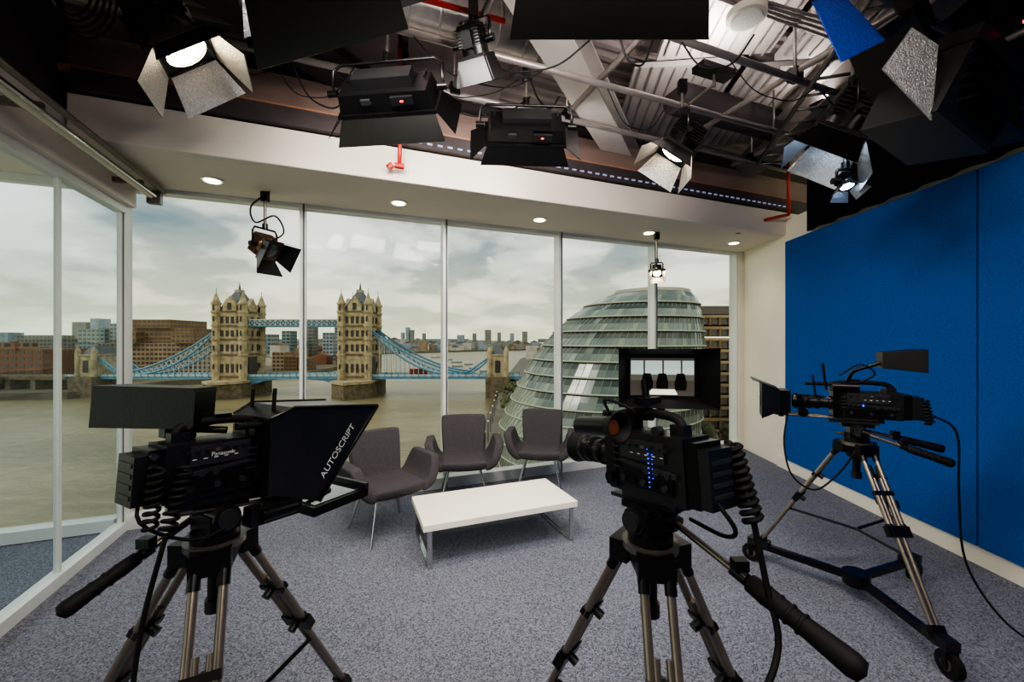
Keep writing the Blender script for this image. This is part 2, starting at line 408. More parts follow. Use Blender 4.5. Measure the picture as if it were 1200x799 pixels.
def panel(name,loc,aim,w=0.62,h=0.32,top=3.72,ang=(30,40,30,40),dl=0.22,inner=None,energy=0,col=(1,0.93,0.85),sl=0.15,tubes=None,inn2=None):
    m=MB(); loc=V(loc); q=V(aim).to_track_quat('-Z','Y').to_matrix().to_4x4(); m.X=q
    m.box((0,0,0.06),(w,h,0.12),BLK2,ts=0.9); m.box((0,0,0.15),(w*0.6,h*0.5,0.07),BLK); m.box((0,0,0.0),(w+0.03,h+0.03,0.02),BLK2)
    m.box((0,0,-0.012),(w-0.03,h-0.03,0.004),tubes or SILV)
    k=int(w/0.05)
    for i in range(k+1): m.box((-w/2+0.01+i*(w-0.02)/k,0,-0.02),(0.003,h-0.02,0.03),BLK)
    for i in range(6): m.box((0,-h/2+0.01+i*(h-0.02)/5,-0.02),(w-0.02,0.003,0.03),BLK)
    for i in range(9): m.box((-w*0.4+i*w*0.1,h*0.3,0.125),(0.01,h*0.3,0.02),BLK)
    m.box((w*0.2,-h/2*0.9-0.02,0.08),(0.14,0.02,0.05),BLK); m.box((w*0.2,-h/2*0.9-0.032,0.08),(0.02,0.004,0.009),LEDR)
    m.box((-w*0.18,-h/2*0.9-0.012,0.08),(0.06,0.02,0.03),DG)
    doors(m,w/2,h/2,sl,dl,ang,inner or BLK,inn2=inn2)
    sx=(q.to_3x3()@V((1,0,0))); back=(q.to_3x3()@V((0,0,0.08))); m.X=Matrix.Translation(back)
    yoke(m,sx,w/2+0.05,h*0.75,top-loc.z-back.z)
    o=m.obj(name,loc)
    if energy:
        l=bpy.data.lights.new(name+'_glow','AREA'); l.energy=energy; l.color=col; l.shape='RECTANGLE'; l.size=w*0.9; l.size_y=h*0.9
        lo=bpy.data.objects.new('tube_glow',l); COL.objects.link(lo); lo.parent=o
        lo.location=V(aim).normalized()*0.05; lo.rotation_euler=V(aim).to_track_quat('-Z','Y').to_euler()
    return o
spot('studio_spotlight',(-1.80,2.25,3.30),(0.45,0.22,-0.62),1.15,LAMPW,4.0,(15,50,50,45),SILV,80)
panel('studio_softlight',(-0.80,1.75,3.40),(0.25,0.75,-0.75),0.7,0.32,3.88,(35,30,25,35),0.34,BLK,50,sl=0.22,inn2=SILV)
panel('studio_softlight.001',(-0.78,2.65,3.24),(0.1,0.85,-0.5),0.62,0.24,3.78,(45,50,40,40),0.16,BLK,28)
panel('studio_softlight.002',(0.42,1.75,3.42),(0.0,0.85,-0.55),0.76,0.34,3.88,(35,30,35,30),0.28,BLK,50,sl=0.15)
panel('studio_softlight.003',(0.10,3.1,3.26),(-0.05,0.9,-0.35),0.58,0.2,3.72,(45,50,35,60),0.13,SILV,22)
spot('studio_spotlight.001',(-0.23,2.65,3.54),(0.2,0.5,-0.8),0.75,None,3.85,(15,15,15,15),BLK)
spot('studio_spotlight.002',(1.27,3.2,3.18),(-0.5,0.05,-0.7),1.0,LAMPW,3.72,(30,40,30,35),SILV,60)
spot('studio_spotlight.003',(2.20,2.75,3.06),(-0.42,0.25,-0.7),1.2,LAMPB,3.72,(20,35,40,35),SILV,60,(0.9,0.95,1))
spot('studio_spotlight.004',(2.33,2.85,2.78),(0.0,-0.3,-0.8),0.4,LAMPB,3.3,(40,40,40,40),SILV,0)
# large unit top right
m=MB()
m.box((0.44,0.12,-0.24),(0.40,0.34,0.40),BLK,(0.25,0.35,0.3)); m.box((0.20,0.12,-0.02),(0.3,0.3,0.05),BLK2,(0,1.0,0.2))
for i in range(6): m.box((0.44+0.05,0.12-0.02,-0.38+i*0.05),(0.41,0.35,0.008),BLK2,(0.25,0.35,0.3))
m.slab([(-0.29,0.0,0.15),(-0.155,0.0,-0.13),(0.12,0.08,0.03),(-0.08,0.1,0.28)],0.006,BLUELIT)
m.slab([(-0.02,-0.06,-0.20),(0.22,-0.04,-0.42),(0.25,-0.04,-0.08),(0.13,-0.04,0.0)],0.006,SILV)
m.slab([(-0.05,0.0,0.34),(0.10,-0.02,0.06),(0.34,0.05,0.08),(0.25,0.1,0.5)],0.006,BLK2)
m.box((0.56,-0.12,-0.03),(0.03,0.01,0.012),LEDR)
m.tube([(0.2,0.05,-0.1),(0.2,0.05,0.3),(0.6,0.05,0.3),(0.66,0.1,-0.2)],0.012,BLK2,8); m.cyl((0.4,0.05,0.30),(0.4,0.05,0.62),0.015,GREY)
m.obj('studio_softlight.004',(1.68,1.9,3.12))
# small lamps hanging by the window
BRZ=mat('bronze_lamp_housing',(96,72,54),0.4,0.5)
spot('studio_spotlight.005',(-2.27,3.84,2.55),(0.6,-0.25,-0.45),0.8,None,SZ,(20,35,35,20),BLK2,house=BRZ)
spot('studio_spotlight.006',(1.87,5.28,2.58),(-0.15,-0.6,-0.6),0.5,LAMPW,SZ,(20,20,20,20),SILV,8)
def cable(name,pts,r=0.006,mt=RUB): 
    m=MB(); m.tube(pts,r,mt,6,6); m.obj(name)
cable('lighting_cable',[(-2.27,3.84,3.1),(-2.42,3.8,2.95),(-2.38,3.8,2.8),(-2.2,3.8,2.86),(-2.12,3.8,2.7),(-2.3,3.8,2.6)],0.008)
k=0
for i in range(22):
    t=random.uniform(0.6,6.6); s_=random.choice((1.45,2.0,2.6)); L_=random.uniform(0.3,1.0); dp=random.uniform(0.08,0.3)
    a=W(t,s_,3.72); b=W(min(t+L_,7),s_+random.uniform(-0.3,0.5),3.72)
    md=(a+b)/2-V((0,0,dp)); k+=1
    cable('lighting_cable.%03d'%k,[a,a.lerp(md,0.5)-V((0,0,dp*0.35)),md,b.lerp(md,0.5)-V((0,0,dp*0.3)),b],random.choice((0.004,0.006,0.007)))
m=MB(); x,y,z=-2.25,2.1,3.5
for j in range(5): 
    rr=0.1+0.012*j; m.tube([(x+rr*math.cos(a*0.52),y+0.02*j,z+rr*1.3*math.sin(a*0.52)) for a in range(13)],0.006,RUB,6,2)
m.tube([(x,y,z+0.1),(x,y,3.75)],0.006,RUB,6)
m.obj('cable_coil')

# ------------------------------------------------------------------ furniture
def chair(loc,rz,name='upholstered_armchair'):
    e=empty(name,loc,rz); m=MB()
    m.pad([[(-0.25+0.125*i,y,0.435-0.02*math.cos((i-2)*0.7)+dz) for i in range(5)] for (y,dz) in ((-0.29,-0.012),(-0.26,0),(-0.1,0),(0.08,-0.01),(0.22,-0.01),(0.25,-0.01))],0.10,FELT)
    G=[]
    for (z,y,w) in ((0.40,0.20,0.225),(0.44,0.225,0.23),(0.58,0.255,0.24),(0.74,0.285,0.25),(0.83,0.305,0.25),(0.855,0.31,0.245)):
        G.append([(w*f,y-0.035*abs(f)**2,z-(0.012 if abs(f)==1 and z>0.8 else 0)) for f in (-1,-0.92,-0.4,0.4,0.92,1)])
    m.pad(G,0.065,FELT)
    for sg in (1,-1):
        G=[]
        for (x,z,y0,y1) in ((0.20,0.40,-0.28,0.2),(0.25,0.405,-0.29,0.22),(0.31,0.46,-0.30,0.22),(0.34,0.55,-0.29,0.20),(0.365,0.64,-0.25,0.15),(0.37,0.665,-0.22,0.12)):
            G.append([(sg*x,y0+(y1-y0)*f,z) for f in (0,0.08,0.35,0.65,0.92,1)])
        m.pad(G,0.09,FELT)
    m.obj('upholstery',parent=e,sub=2)
    m=MB()
    for sx in (1,-1):
        for sy in (1,-1):
            m.cyl((sx*0.15,sy*0.15,0.40),(sx*0.25,sy*0.25,0.0),0.012,CHROME,n=12)
        m.tube([(sx*0.15,-0.15,0.385),(sx*0.15,0.15,0.385)],0.010,CHROME)
    m.box((0,0,0.385),(0.3,0.3,0.02),DG)
    m.obj('legs',parent=e)
chair((-1.13,3.70,0),rad(42)); chair((-0.52,4.45,0),rad(8),'upholstered_armchair.001'); chair((0.34,4.83,0),rad(-8),'upholstered_armchair.002')
m=MB()
m.box((0,0,0.315),(1.30,0.62,0.05),WHTG)
for sg in (1,-1):
    x=sg*0.60
    for y in (-0.29,0.29): m.box((x,y,0.145),(0.035,0.015,0.29),CHROME)
    m.box((x,0,0.008),(0.035,0.565,0.016),CHROME); m.box((x,0,0.283),(0.035,0.565,0.014),CHROME)
m.obj('coffee_table',(-0.16,3.535,0),rad(21.6),bevel=0.003)

# ------------------------------------------------------------------ tripods
def tripod(zt,dirs,R,dolly=False,foot_z=0.03):
    m=MB(); up=V((0,0,1))
    m.cyl((0,0,zt-0.10),(0,0,zt-0.02),0.05,BLK2,r2=0.085,n=24); m.cyl((0,0,zt-0.02),(0,0,zt),0.088,GREY,n=24)
    m.cyl((0,0,zt-0.2),(0,0,zt-0.1),0.022,BLK2,n=14); m.cyl((0,0,zt-0.24),(0,0,zt-0.2),0.03,BLK,n=14)
    for a in dirs:
        d=V((math.cos(rad(a)),math.sin(rad(a)),0)); sd=V((-d.y,d.x,0))
        A=d*0.085+up*(zt-0.04); F=d*R+up*foot_z
        B=A.lerp(F,0.48); 
        m.box(A,(0.06,0.11,0.07),BLK2,(0,0,rad(a)))
        for q in (1,-1):
            m.cyl(A+sd*q*0.038,B+sd*q*0.036,0.0135,TUBE,n=12)
            m.cyl(A+sd*q*0.038,A.lerp(B,0.14)+sd*q*0.038,0.018,BLK2,n=12)
            m.cyl(B+sd*q*0.019-(F-B).normalized()*0.30,F+sd*q*0.013,0.0115,TUBE,n=12)
            m.cyl(B+sd*q*0.036-(B-A).normalized()*0.04,B+sd*q*0.036+(B-A).normalized()*0.03,0.019,BLK2,n=12)
        L_=(F-B).normalized()
        def clampat(P,w,h=0.05):
            X0=m.X.copy()
            zax=L_; xax=sd; yax=zax.cross(xax).normalized(); xax=yax.cross(zax)
            Mx=Matrix((( xax.x,yax.x,zax.x,P.x),(xax.y,yax.y,zax.y,P.y),(xax.z,yax.z,zax.z,P.z),(0,0,0,1)))
            m.X=X0@Mx; m.box((0,0,0),(w,0.035,h),BLK2); m.cyl((0,-0.015,0),(0,-0.045,0),0.016,BLK,n=12); m.X=X0
        clampat(B,0.12,0.06); clampat(A.lerp(B,0.55),0.10,0.025); clampat(B.lerp(F,0.93),0.07,0.06)
        if not dolly:
            m.cyl(F,F-up*(foot_z),0.028,RUB,r2=0.034,n=14)
        S=B.lerp(F,0.25); m.cyl(up*(S.z-0.02),S,0.009,BLK2,n=8)
        if dolly:
            E=d*R+up*0.14
            m.box(d*(R*0.5)+up*0.14,(R,0.035,0.045),BLK2,(0,0,rad(a)))
            m.box(E+up*0.02,(0.14,0.07,0.05),BLK,(0,0,rad(a)))
            m.cyl(E+up*0.02,E-up*0.03+d*0.03,0.02,BLK2,n=10)
            wc=E+d*0.05+up*(-0.14+0.065)
            m.cyl(wc-sd*0.018,wc+sd*0.018,0.065,RUB,n=28); m.cyl(wc-sd*0.022,wc+sd*0.022,0.03,GREY,n=16)
            m.box(wc+up*0.03+sd*0.028,(0.03,0.006,0.1),BLK2,(0,0,rad(a))); m.box(wc+up*0.03-sd*0.028,(0.03,0.006,0.1),BLK2,(0,0,rad(a)))
    if not dolly: m.cyl(up*(B.lerp(F,0.25).z-0.05),up*(B.lerp(F,0.25).z+0.02),0.03,BLK2,n=12)
    else: m.cyl(up*0.10,up*0.18,0.075,BLK2,n=20)
    return m
def head(m,zt,yaw,pitch,grip1,grip2=None,h=0.13,gr=1.0):
    X0=m.X.copy()
    m.X=X0@Matrix.Translation((0,0,zt))@Matrix.Rotation(rad(yaw),4,'Z')
    m.cyl((0,0,0),(0,0,0.03),0.07,BLK2,n=24); m.box((0,0,0.06),(0.09,0.12,0.06),BLK2)
    m.cyl((0,-0.075,0.075),(0,0.075,0.075),0.042,BLK,n=24); m.cyl((0,-0.088,0.075),(0,-0.075,0.075),0.032,DG,n=20); m.cyl((0,0.075,0.075),(0,0.09,0.075),0.032,DG,n=20)
    m.cyl((0.05,-0.05,0.04),(0.09,-0.08,0.03),0.010,GREY,n=8)
    m.X=m.X@Matrix.Translation((0,0,h-0.02))@Matrix.Rotation(rad(-pitch),4,'Y')
    m.box((0,0,0),(0.17,0.085,0.022),BLK2); m.box((0.02,0,0.015),(0.26,0.06,0.012),DG)
    m.X=X0
    for g in (grip1,grip2):
        if not g: continue
        a,b=V(g[0]),V(g[1]); L=(b-a)
        m.cyl(a,a+L*0.6,0.011,TUBE,n=12); m.cyl(a-L*0.03,a+L*0.06,0.028,BLK2,n=14)
        m.cyl(a+L*0.42,a+L*0.5,0.018,BLK2,n=14)
        q=L.normalized(); l_=0.5*L.length
        m.lathe([(0.012,0),(0.022*gr,0.01),(0.024*gr,0.05),(0.021*gr,l_*0.5),(0.026*gr,l_*0.93),(0.022*gr,l_),(0.0,l_+0.008)],RUB,18,a+L*0.5,q)
        for i in range(4): m.lathe([(0.0235*gr,0.0),(0.0255*gr,0.004),(0.0235*gr,0.008)],RUB,18,a+L*0.5+q*(0.05+i*0.03),q)
        m.box(a+L*0.46+V((0,0,0.028)),(0.04,0.03,0.03),BLK)

# ------------------------------------------------------------------ broadcast cameras (x forward, y left, z up; origin = plate)
def cam_body(m,L0=-0.24,L1=0.12,hh=0.19,lens=0.26,hood='round',bat=0.055):
    m.box(((L0+L1)/2+0.02,0,0.012),(0.22,0.06,0.024),DG)
    zc=0.03+hh/2
    m.box(((L0+L1)/2,0,zc),(L1-L0,0.115,hh),BLK)
    m.box((L1-0.02,0,zc+0.02),(0.05,0.135,hh+0.02),BLK2)
    for sg in (1,-1):
        y=sg*0.06; cx=(L0+L1)/2; ln=L1-L0
        m.box((cx,y,zc+0.045),(ln*0.6,0.012,0.06),DG); m.box((cx-0.01,y,zc-0.045),(ln*0.7,0.014,0.05),BLK2)
        m.prism([(L0+0.02,sg*0.058,zc-0.02),(L1-0.06,sg*0.058,zc+0.0),(L1-0.06,sg*0.058,zc+0.012),(L0+0.02,sg*0.058,zc-0.005)],(0,sg*0.01,0),DG)
        for i in range(7): m.box((L0+0.05+i*(ln-0.1)/7,sg*0.069,zc+0.058),(0.014,0.006,0.009),GREY if i==3 else BLK)
        for i in range(5): m.cyl((L0+0.06+i*(ln-0.1)/5,sg*0.064,zc-0.05),(L0+0.06+i*(ln-0.1)/5,sg*0.076,zc-0.05),0.010,BLK2 if i%2 else DG,n=14)
        for i in range(4): m.box((L1-0.05,sg*0.064,zc-0.02+i*0.022),(0.03,0.012,0.006),DG)
        for i in range(5): m.box((L0+0.07+i*0.03,sg*0.0665,zc+0.035),(0.012,0.001,0.003),LABEL)
        m.cyl((L1-0.02,sg*0.06,zc-0.06),(L1-0.02,sg*0.08,zc-0.06),0.018,BLK2,n=16)
        for i in range(3): m.cyl((L0+0.05+i*0.04,sg*0.06,zc-0.01),(L0+0.05+i*0.04,sg*0.073,zc-0.01),0.011,DG,n=14)
    m.box((L0-0.02,0,zc+0.0),(0.04,0.105,hh*0.92),BLK2); m.box((L0-0.04-bat/2,0,zc-0.005),(bat,0.10,hh*0.82),BLK)
    for i in range(4): m.box((L0-0.041-bat,0,zc-0.05+i*0.03),(0.004,0.08,0.012),DG)
    for i in range(5): m.cyl((L0-0.03,-0.05,zc-0.06+i*0.03),(L0-0.03,-0.066,zc-0.06+i*0.03),0.010,DG,n=12)
    zt=0.03+hh
    m.box((L0+0.05,0,zt+0.015),(0.05,0.035,0.03),BLK); m.box((L1-0.02,0,zt+0.02),(0.06,0.045,0.05),BLK)
    m.tube([(L0+0.04,0,zt+0.02),(L0+0.06,0,zt+0.045),(L0+0.12,0,zt+0.056),(L1-0.08,0,zt+0.056),(L1-0.01,0,zt+0.046),(L1+0.02,0,zt+0.035)],0.014,RUB,12,4)
    m.box((L1-0.12,0.0,zt+0.072),(0.05,0.028,0.012),BLK2); m.cyl((L0+0.1,0.03,zt+0.01),(L0+0.1,0.055,zt+0.01),0.015,DG,n=14)
    m.cyl((L1-0.10,-0.055,zt+0.035),(L1+0.14,-0.055,zt+0.035),0.012,RUB,n=14); m.box((L1-0.02,-0.045,zt+0.03),(0.03,0.03,0.04),BLK2)
    zl=zc
    lens=max(lens,0.17)
    prof=[(0.045,0),(0.045,0.02),(0.038,0.025),(0.038,0.07),(0.043,0.072),(0.043,0.11),(0.040,0.112),(0.040,0.135),(0.047,0.14),(0.047,lens*0.86),(0.052,lens*0.88),(0.052,lens),(0.044,lens),(0.03,lens-0.02)]
    m.lathe(prof,BLK2,28,(L1,0,zl),(1,0,0)); m.cyl((L1+lens-0.022,0,zl),(L1+lens-0.018,0,zl),0.044,GLASSD,n=24)
    for x in (0.08,0.125,lens*0.7):
        for i in range(28):
            a=i*2*math.pi/28; m.box((L1+x,0.045*math.cos(a),zl+0.045*math.sin(a)),(0.018,0.004,0.004),RUB,(a,0,0))
    m.box((L1+0.10,-0.062,zl),(0.13,0.04,0.075),BLK); m.box((L1+0.12,-0.085,zl+0.02),(0.03,0.01,0.02),DG)
    if hood=='round':
        m.lathe([(0.052,lens),(0.064,lens+0.05),(0.062,lens+0.05),(0.046,lens-0.01)],RUB,28,(L1,0,zl),(1,0,0))
    return zc,zt,zl
def decal(txt,parent,loc,rot,size):
    c=bpy.data.curves.new('label_text','FONT'); c.body=txt; c.size=size; c.align_x='CENTER'; c.align_y='CENTER'; c.extrude=0.0003
    c.materials.append(LABEL); o=bpy.data.objects.new('label_text',c); COL.objects.link(o); o.parent=parent
    o.matrix_local=Matrix.Translation(loc)@rot.to_4x4()
# ---- left camera with prompter
P1=V((-0.985,1.36,0)); YAW1=62; Z1=1.18
m=tripod(1.05,(75,178,298),0.66)
hd=V((math.cos(rad(YAW1)),math.sin(rad(YAW1)),0)); lf=V((-hd.y,hd.x,0))
head(m,1.05,YAW1,-6,(lf*0.08-hd*0.0+V((0,0,1.12)),lf*0.045-hd*0.345+V((0,0,0.985))),gr=0.9)
m.obj('camera_tripod',P1)
m=MB(); L0=-0.17; zc,zt,zl=cam_body(m,L0,0.12,0.17,0.12,'none',bat=0.03)
m.X=Matrix.Translation((-0.13,0.12,0.30))@Matrix.Rotation(rad(-62+4),4,'Z')
m.hexa([(-0.15,-0.06,-0.062),(0.14,-0.05,-0.062),(0.14,0.06,-0.062),(-0.15,0.07,-0.062),(-0.15,-0.06,0.066),(0.14,-0.05,0.066),(0.14,0.06,0.066),(-0.15,0.07,0.066)],BLK)
m.box((0.142,0,0),(0.008,0.10,0.11),BLK2); m.box((-0.152,0,0),(0.006,0.10,0.11),RUB); m.cyl((0.05,0,-0.062),(0.05,0,-0.085),0.02,BLK2,n=12)
m.X=Matrix.Identity(4)
m.tube([(-0.1,0.08,0.22),(-0.04,0.05,0.225),(0.02,0.0,0.22)],0.012,BLK2,8); m.box((-0.1,0.08,0.22),(0.06,0.04,0.03),BLK)
HOODM=mat('prompter_hood_fabric',(22,22,25),0.33,0,0.2,10)
pts=[(0.11,-0.11,0.0),(0.28,-0.15,-0.06),(0.53,-0.165,0.28),(0.17,-0.13,0.295),(0.10,-0.11,0.26)]
k5=len(pts); A=[V(p) for p in pts]; B=[V((p[0],-p[1],p[2])) for p in pts]
m.add(A+B,[(4,3,2,1,0),(5,6,7,8,9)]+[(i,(i+1)%k5,(i+1)%k5+k5,i+k5) for i in range(k5)],HOODM)
for sgn in (-1,1):
    m.tube([(0.28,sgn*0.152,-0.06),(0.53,sgn*0.168,0.28)],0.008,BLK2,6); m.tube([(0.10,sgn*0.112,0.26),(0.17,sgn*0.132,0.295),(0.53,sgn*0.168,0.282)],0.006,BLK2,6)
m.add([(0.285,-0.14,-0.058),(0.285,0.14,-0.058),(0.535,0.155,0.275),(0.535,-0.155,0.275)],[(0,1,2,3)],GLASSD)
m.box((0.40,0,-0.095),(0.26,0.28,0.035),BLK2,(0,rad(-3),0)); m.box((0.40,0,-0.076),(0.23,0.25,0.004),GLASSD,(0,rad(-3),0))
m.box((0.52,0,-0.075),(0.02,0.28,0.05),BLK)
for y in (-0.035,0.035): m.cyl((-0.12,y,-0.012),(0.42,y,-0.070),0.0085,GREY,n=10)
m.box((0.2,0,-0.03),(0.05,0.16,0.05),BLK2); m.box((0.14,-0.1,-0.06),(0.18,0.05,0.06),BLK); m.cyl((0.08,-0.13,-0.06),(0.2,-0.13,-0.06),0.02,BLK2,n=14)
m.cyl((0.14,-0.06,0.28),(0.14,-0.06,0.36),0.007,RUB,n=8); m.cyl((0.15,0.09,0.28),(0.15,0.09,0.35),0.007,RUB,n=8)
m.coil((L0+0.04,-0.085,0.14),(L0+0.0,-0.095,-0.04),0.018,9,0.006,RUB); m.coil((L0-0.03,-0.085,0.15),(L0-0.03,-0.07,-0.02),0.016,8,0.006,RUB)
m.tube([(L0,-0.095,-0.04),(L0-0.03,-0.07,-0.3),(L0-0.04,-0.07,-0.6),(L0-0.03,-0.04,-1.0),(L0,0.1,-1.12)],0.007,RUB,8,5)
m.tube([(L0-0.02,0.0,0.1),(L0-0.05,-0.06,0.0),(-0.1,-0.1,-0.08),(0.02,-0.08,-0.07),(0.1,-0.1,-0.03)],0.005,RUB,8,5)
c1=m.obj('broadcast_camera_with_teleprompter',P1+V((0,0,Z1)),rad(YAW1),bevel=0.0025,ry=rad(4))
decal('AUTOSCRIPT',c1,(0.345,-0.1625,0.12),Matrix.Rotation(rad(3.0),3,'Z')@Matrix.Rotation(rad(90),3,'X')@Matrix.Rotation(rad(52),3,'Z'),0.038)
decal('Panasonic',c1,(-0.02,-0.0685,zc+0.045),Matrix.Rotation(rad(90),3,'X'),0.018)

# ---- centre camera
P2=V((0.445,1.32,0)); YAW2=118; Z2=1.185
m=tripod(1.06,(262,18,140),0.56)
hd=V((math.cos(rad(YAW2)),math.sin(rad(YAW2)),0)); lf=V((-hd.y,hd.x,0))
head(m,1.06,YAW2,-7,(-lf*0.09+V((0,0,1.11)),-lf*0.10-hd*0.52+V((0,0,0.965))),gr=1.15)
m.obj('camera_tripod.001',P2)
m=MB(); L0=-0.19; zc,zt,zl=cam_body(m,L0,0.12,0.195,0.19,bat=0.035)
m.cyl((0.02,0.0,zt+0.03),(0.02,0.16,zt+0.03),0.012,BLK2,n=10); m.cyl((0.12,0.17,zt+0.02),(-0.02,0.17,zt+0.03),0.03,BLK2,n=20)
m.lathe([(0.03,0),(0.034,0.02),(0.046,0.05),(0.042,0.05),(0.02,0.01)],RUB,24,(-0.02,0.17,zt+0.03),(-1,0,0.05))
m.cyl((-0.035,0.17,zt+0.03),(-0.04,0.17,zt+0.03),0.022,mat('eyepiece_glass',(90,50,30),0.1,emit=0.08,ecol=(150,80,40)),n=20)
for i in range(9): m.box((-0.07,0.068,0.07+i*0.014),(0.004,0.004,0.004),LEDB); m.box((-0.085,0.068,0.07+i*0.014),(0.003,0.003,0.003),LEDB)
m.coil((L0-0.06,-0.07,0.20),(L0-0.10,-0.08,0.0),0.022,10,0.008,RUB); m.coil((L0-0.02,-0.09,0.20),(L0-0.05,-0.10,0.03),0.02,8,0.008,RUB)
m.tube([(L0-0.10,-0.08,0.0),(L0-0.12,-0.08,-0.15),(L0-0.15,-0.06,-0.28),(L0-0.14,0.03,-0.38),(-0.2,0.0,-0.46)],0.008,RUB,8,5)
m.tube([(L0-0.06,0.03,0.08),(L0-0.10,0.0,0.0),(-0.22,-0.05,-0.05),(-0.1,-0.06,-0.04)],0.006,RUB,8,5)
m.tube([(0.0,0.05,0.25),(-0.05,0.1,0.3),(0.05,0.12,0.33),(0.1,0.05,0.26)],0.005,RUB,8,5)
m.cyl((0.0,-0.02,zt+0.03),(0.02,-0.03,zt+0.16),0.012,BLK2,n=12); m.box((0.0,-0.02,zt+0.09),(0.04,0.08,0.03),BLK)
m.obj('broadcast_camera',P2+V((0,0,Z2)),rad(YAW2),bevel=0.0025,ry=rad(5))
# hooded monitor
m=MB(); w,h=0.125,0.082
m.box((0,0.02,0),(2*w+0.03,0.045,2*h+0.02),BLK); 
out=[(-w-0.03,-0.10,-h-0.010),(w+0.03,-0.10,-h-0.012),(w+0.03,-0.10,h+0.015),(-w-0.03,-0.10,h+0.015)]
inn=[(-w+0.01,0.0,-h+0.01),(w-0.01,0.0,-h+0.01),(w-0.01,0.0,h-0.01),(-w+0.01,0.0,h-0.01)]
bk=[(-w-0.015,0.0,-h-0.01),(w+0.015,0.0,-h-0.01),(w+0.015,0.0,h+0.01),(-w-0.015,0.0,h+0.01)]
for i in range(4):
    j=(i+1)%4; m.add([out[i],out[j],inn[j],inn[i]],[(0,1,2,3)],RUB); m.add([out[i],out[j],bk[j],bk[i]],[(3,2,1,0)],BLK)
SW=mat('screen_sky',(190,205,200),0.5,emit=0.9,ecol=(185,205,200)); SB=mat('screen_dark',(20,20,22),0.4,emit=0.02); SD=mat('screen_floor',(90,85,80),0.5,emit=0.35,ecol=(100,92,84)); ST=mat('screen_table',(240,235,220),0.5,emit=1.2,ecol=(245,240,225))
m.add([(-w+0.02,-0.004,-h+0.018),(w-0.02,-0.004,-h+0.018),(w-0.02,-0.004,h-0.018),(-w+0.02,-0.004,h-0.018)],[(0,1,2,3)],SD)
def sq(x0,z0,x1,z1,mt,y): m.add([(x0,y,z0),(x1,y,z0),(x1,y,z1),(x0,y,z1)],[(0,1,2,3)],mt)
for (x0,x1) in ((-0.103,-0.062),(-0.056,0.0),(0.006,0.06),(0.066,0.103)): sq(x0,-0.01,x1,0.055,SW,-0.006)
sq(-0.103,-0.012,0.103,0.008,mat('screen_city',(110,110,100),0.5,emit=0.4,ecol=(120,120,105)),-0.0065)
for x in (-0.05,0.0,0.06):
    m.add([(x-0.018,-0.007,-0.045),(x+0.018,-0.007,-0.045),(x+0.02,-0.007,-0.02),(x+0.012,-0.007,0.012),(x-0.012,-0.007,0.012),(x-0.02,-0.007,-0.02)],[(0,1,2,3,4,5)],SB)
m.add([(-0.05,-0.008,-0.06),(0.05,-0.008,-0.06),(0.04,-0.008,-0.042),(-0.035,-0.008,-0.042)],[(0,1,2,3)],ST)
m.cyl((0.0,0.02,-h-0.01),(0,0.01,-h-0.055),0.014,BLK2,n=12); m.box((0,0.04,-0.0),(0.12,0.02,0.1),DG)
m.obj('camera_monitor',(0.512,1.40,1.578),rad(-8),bevel=0.002)

# ---- right camera on dolly tripod
P3=V((2.27,2.70,0)); YAW3=152; Z3=1.17
m=tripod(1.04,(265,130,20),0.58,True,foot_z=0.15)
hd=V((math.cos(rad(YAW3)),math.sin(rad(YAW3)),0)); lf=V((-hd.y,hd.x,0))
head(m,1.04,YAW3,0,(lf*0.08-hd*0.02+V((0,0,1.11)),lf*0.12-hd*0.42+V((0,0,0.98))),(-lf*0.08-hd*0.02+V((0,0,1.11)),-lf*0.1-hd*0.45+V((0,0,1.02))))
m.obj('camera_tripod_dolly',P3)
m=MB(); zc,zt,zl=cam_body(m,-0.22,0.13,0.17,0.22,'matte')
m.box((0.40,0,zl),(0.06,0.18,0.15),BLK2); m.hexa([(0.43,-0.09,zl-0.07),(0.43,0.09,zl-0.07),(0.43,0.09,zl+0.07),(0.43,-0.09,zl+0.07),(0.54,-0.14,zl-0.12),(0.54,0.14,zl-0.12),(0.54,0.14,zl+0.12),(0.54,-0.14,zl+0.12)],BLK)
m.slab([(0.44,-0.11,zl+0.085),(0.44,0.11,zl+0.085),(0.60,0.14,zl+0.15),(0.60,-0.14,zl+0.15)],0.004,BLK2)
m.cyl((0.46,0,zl),(0.545,0,zl),0.055,GLASSD,n=24)
for y in (-0.035,0.035): m.cyl((-0.1,y,0.02),(0.46,y,0.02),0.008,GREY,n=10)
m.box((0.42,0,0.03),(0.03,0.1,0.05),BLK2); m.cyl((0.30,0.05,0.05),(0.30,0.10,0.05),0.03,BLK2,n=18)
m.cyl((0.16,0.0,zt),(0.18,0,zt+0.18),0.008,BLK2,n=8); m.cyl((0.22,0.03,zt-0.06),(0.24,0.03,zt+0.10),0.006,BLK2,n=8)
m.tube([(0.05,0,zt+0.05),(0.02,0.02,zt+0.13),(-0.06,0.05,zt+0.17),(-0.12,0.06,zt+0.20)],0.012,BLK2,8,3)
m.hexa([(-0.10,0.00,zt+0.16),(-0.10,0.13,zt+0.16),(-0.30,0.16,zt+0.14),(-0.30,-0.03,zt+0.14),(-0.10,0.0,zt+0.26),(-0.10,0.13,zt+0.26),(-0.30,0.16,zt+0.28),(-0.30,-0.03,zt+0.28)],BLK)
m.cyl((0.0,0.06,zt+0.03),(0.14,0.06,zt+0.03),0.03,BLK2,n=16)
m.tube([(0.1,0.05,zt+0.1),(0.0,0.08,zt+0.18),(-0.08,0.06,zt+0.12),(0.0,0.03,zt+0.05)],0.005,RUB,8,5)
for i in range(4): m.box((-0.02+i*0.025,0.072,zc),(0.008,0.006,0.014),LEDB if i==0 else DG)
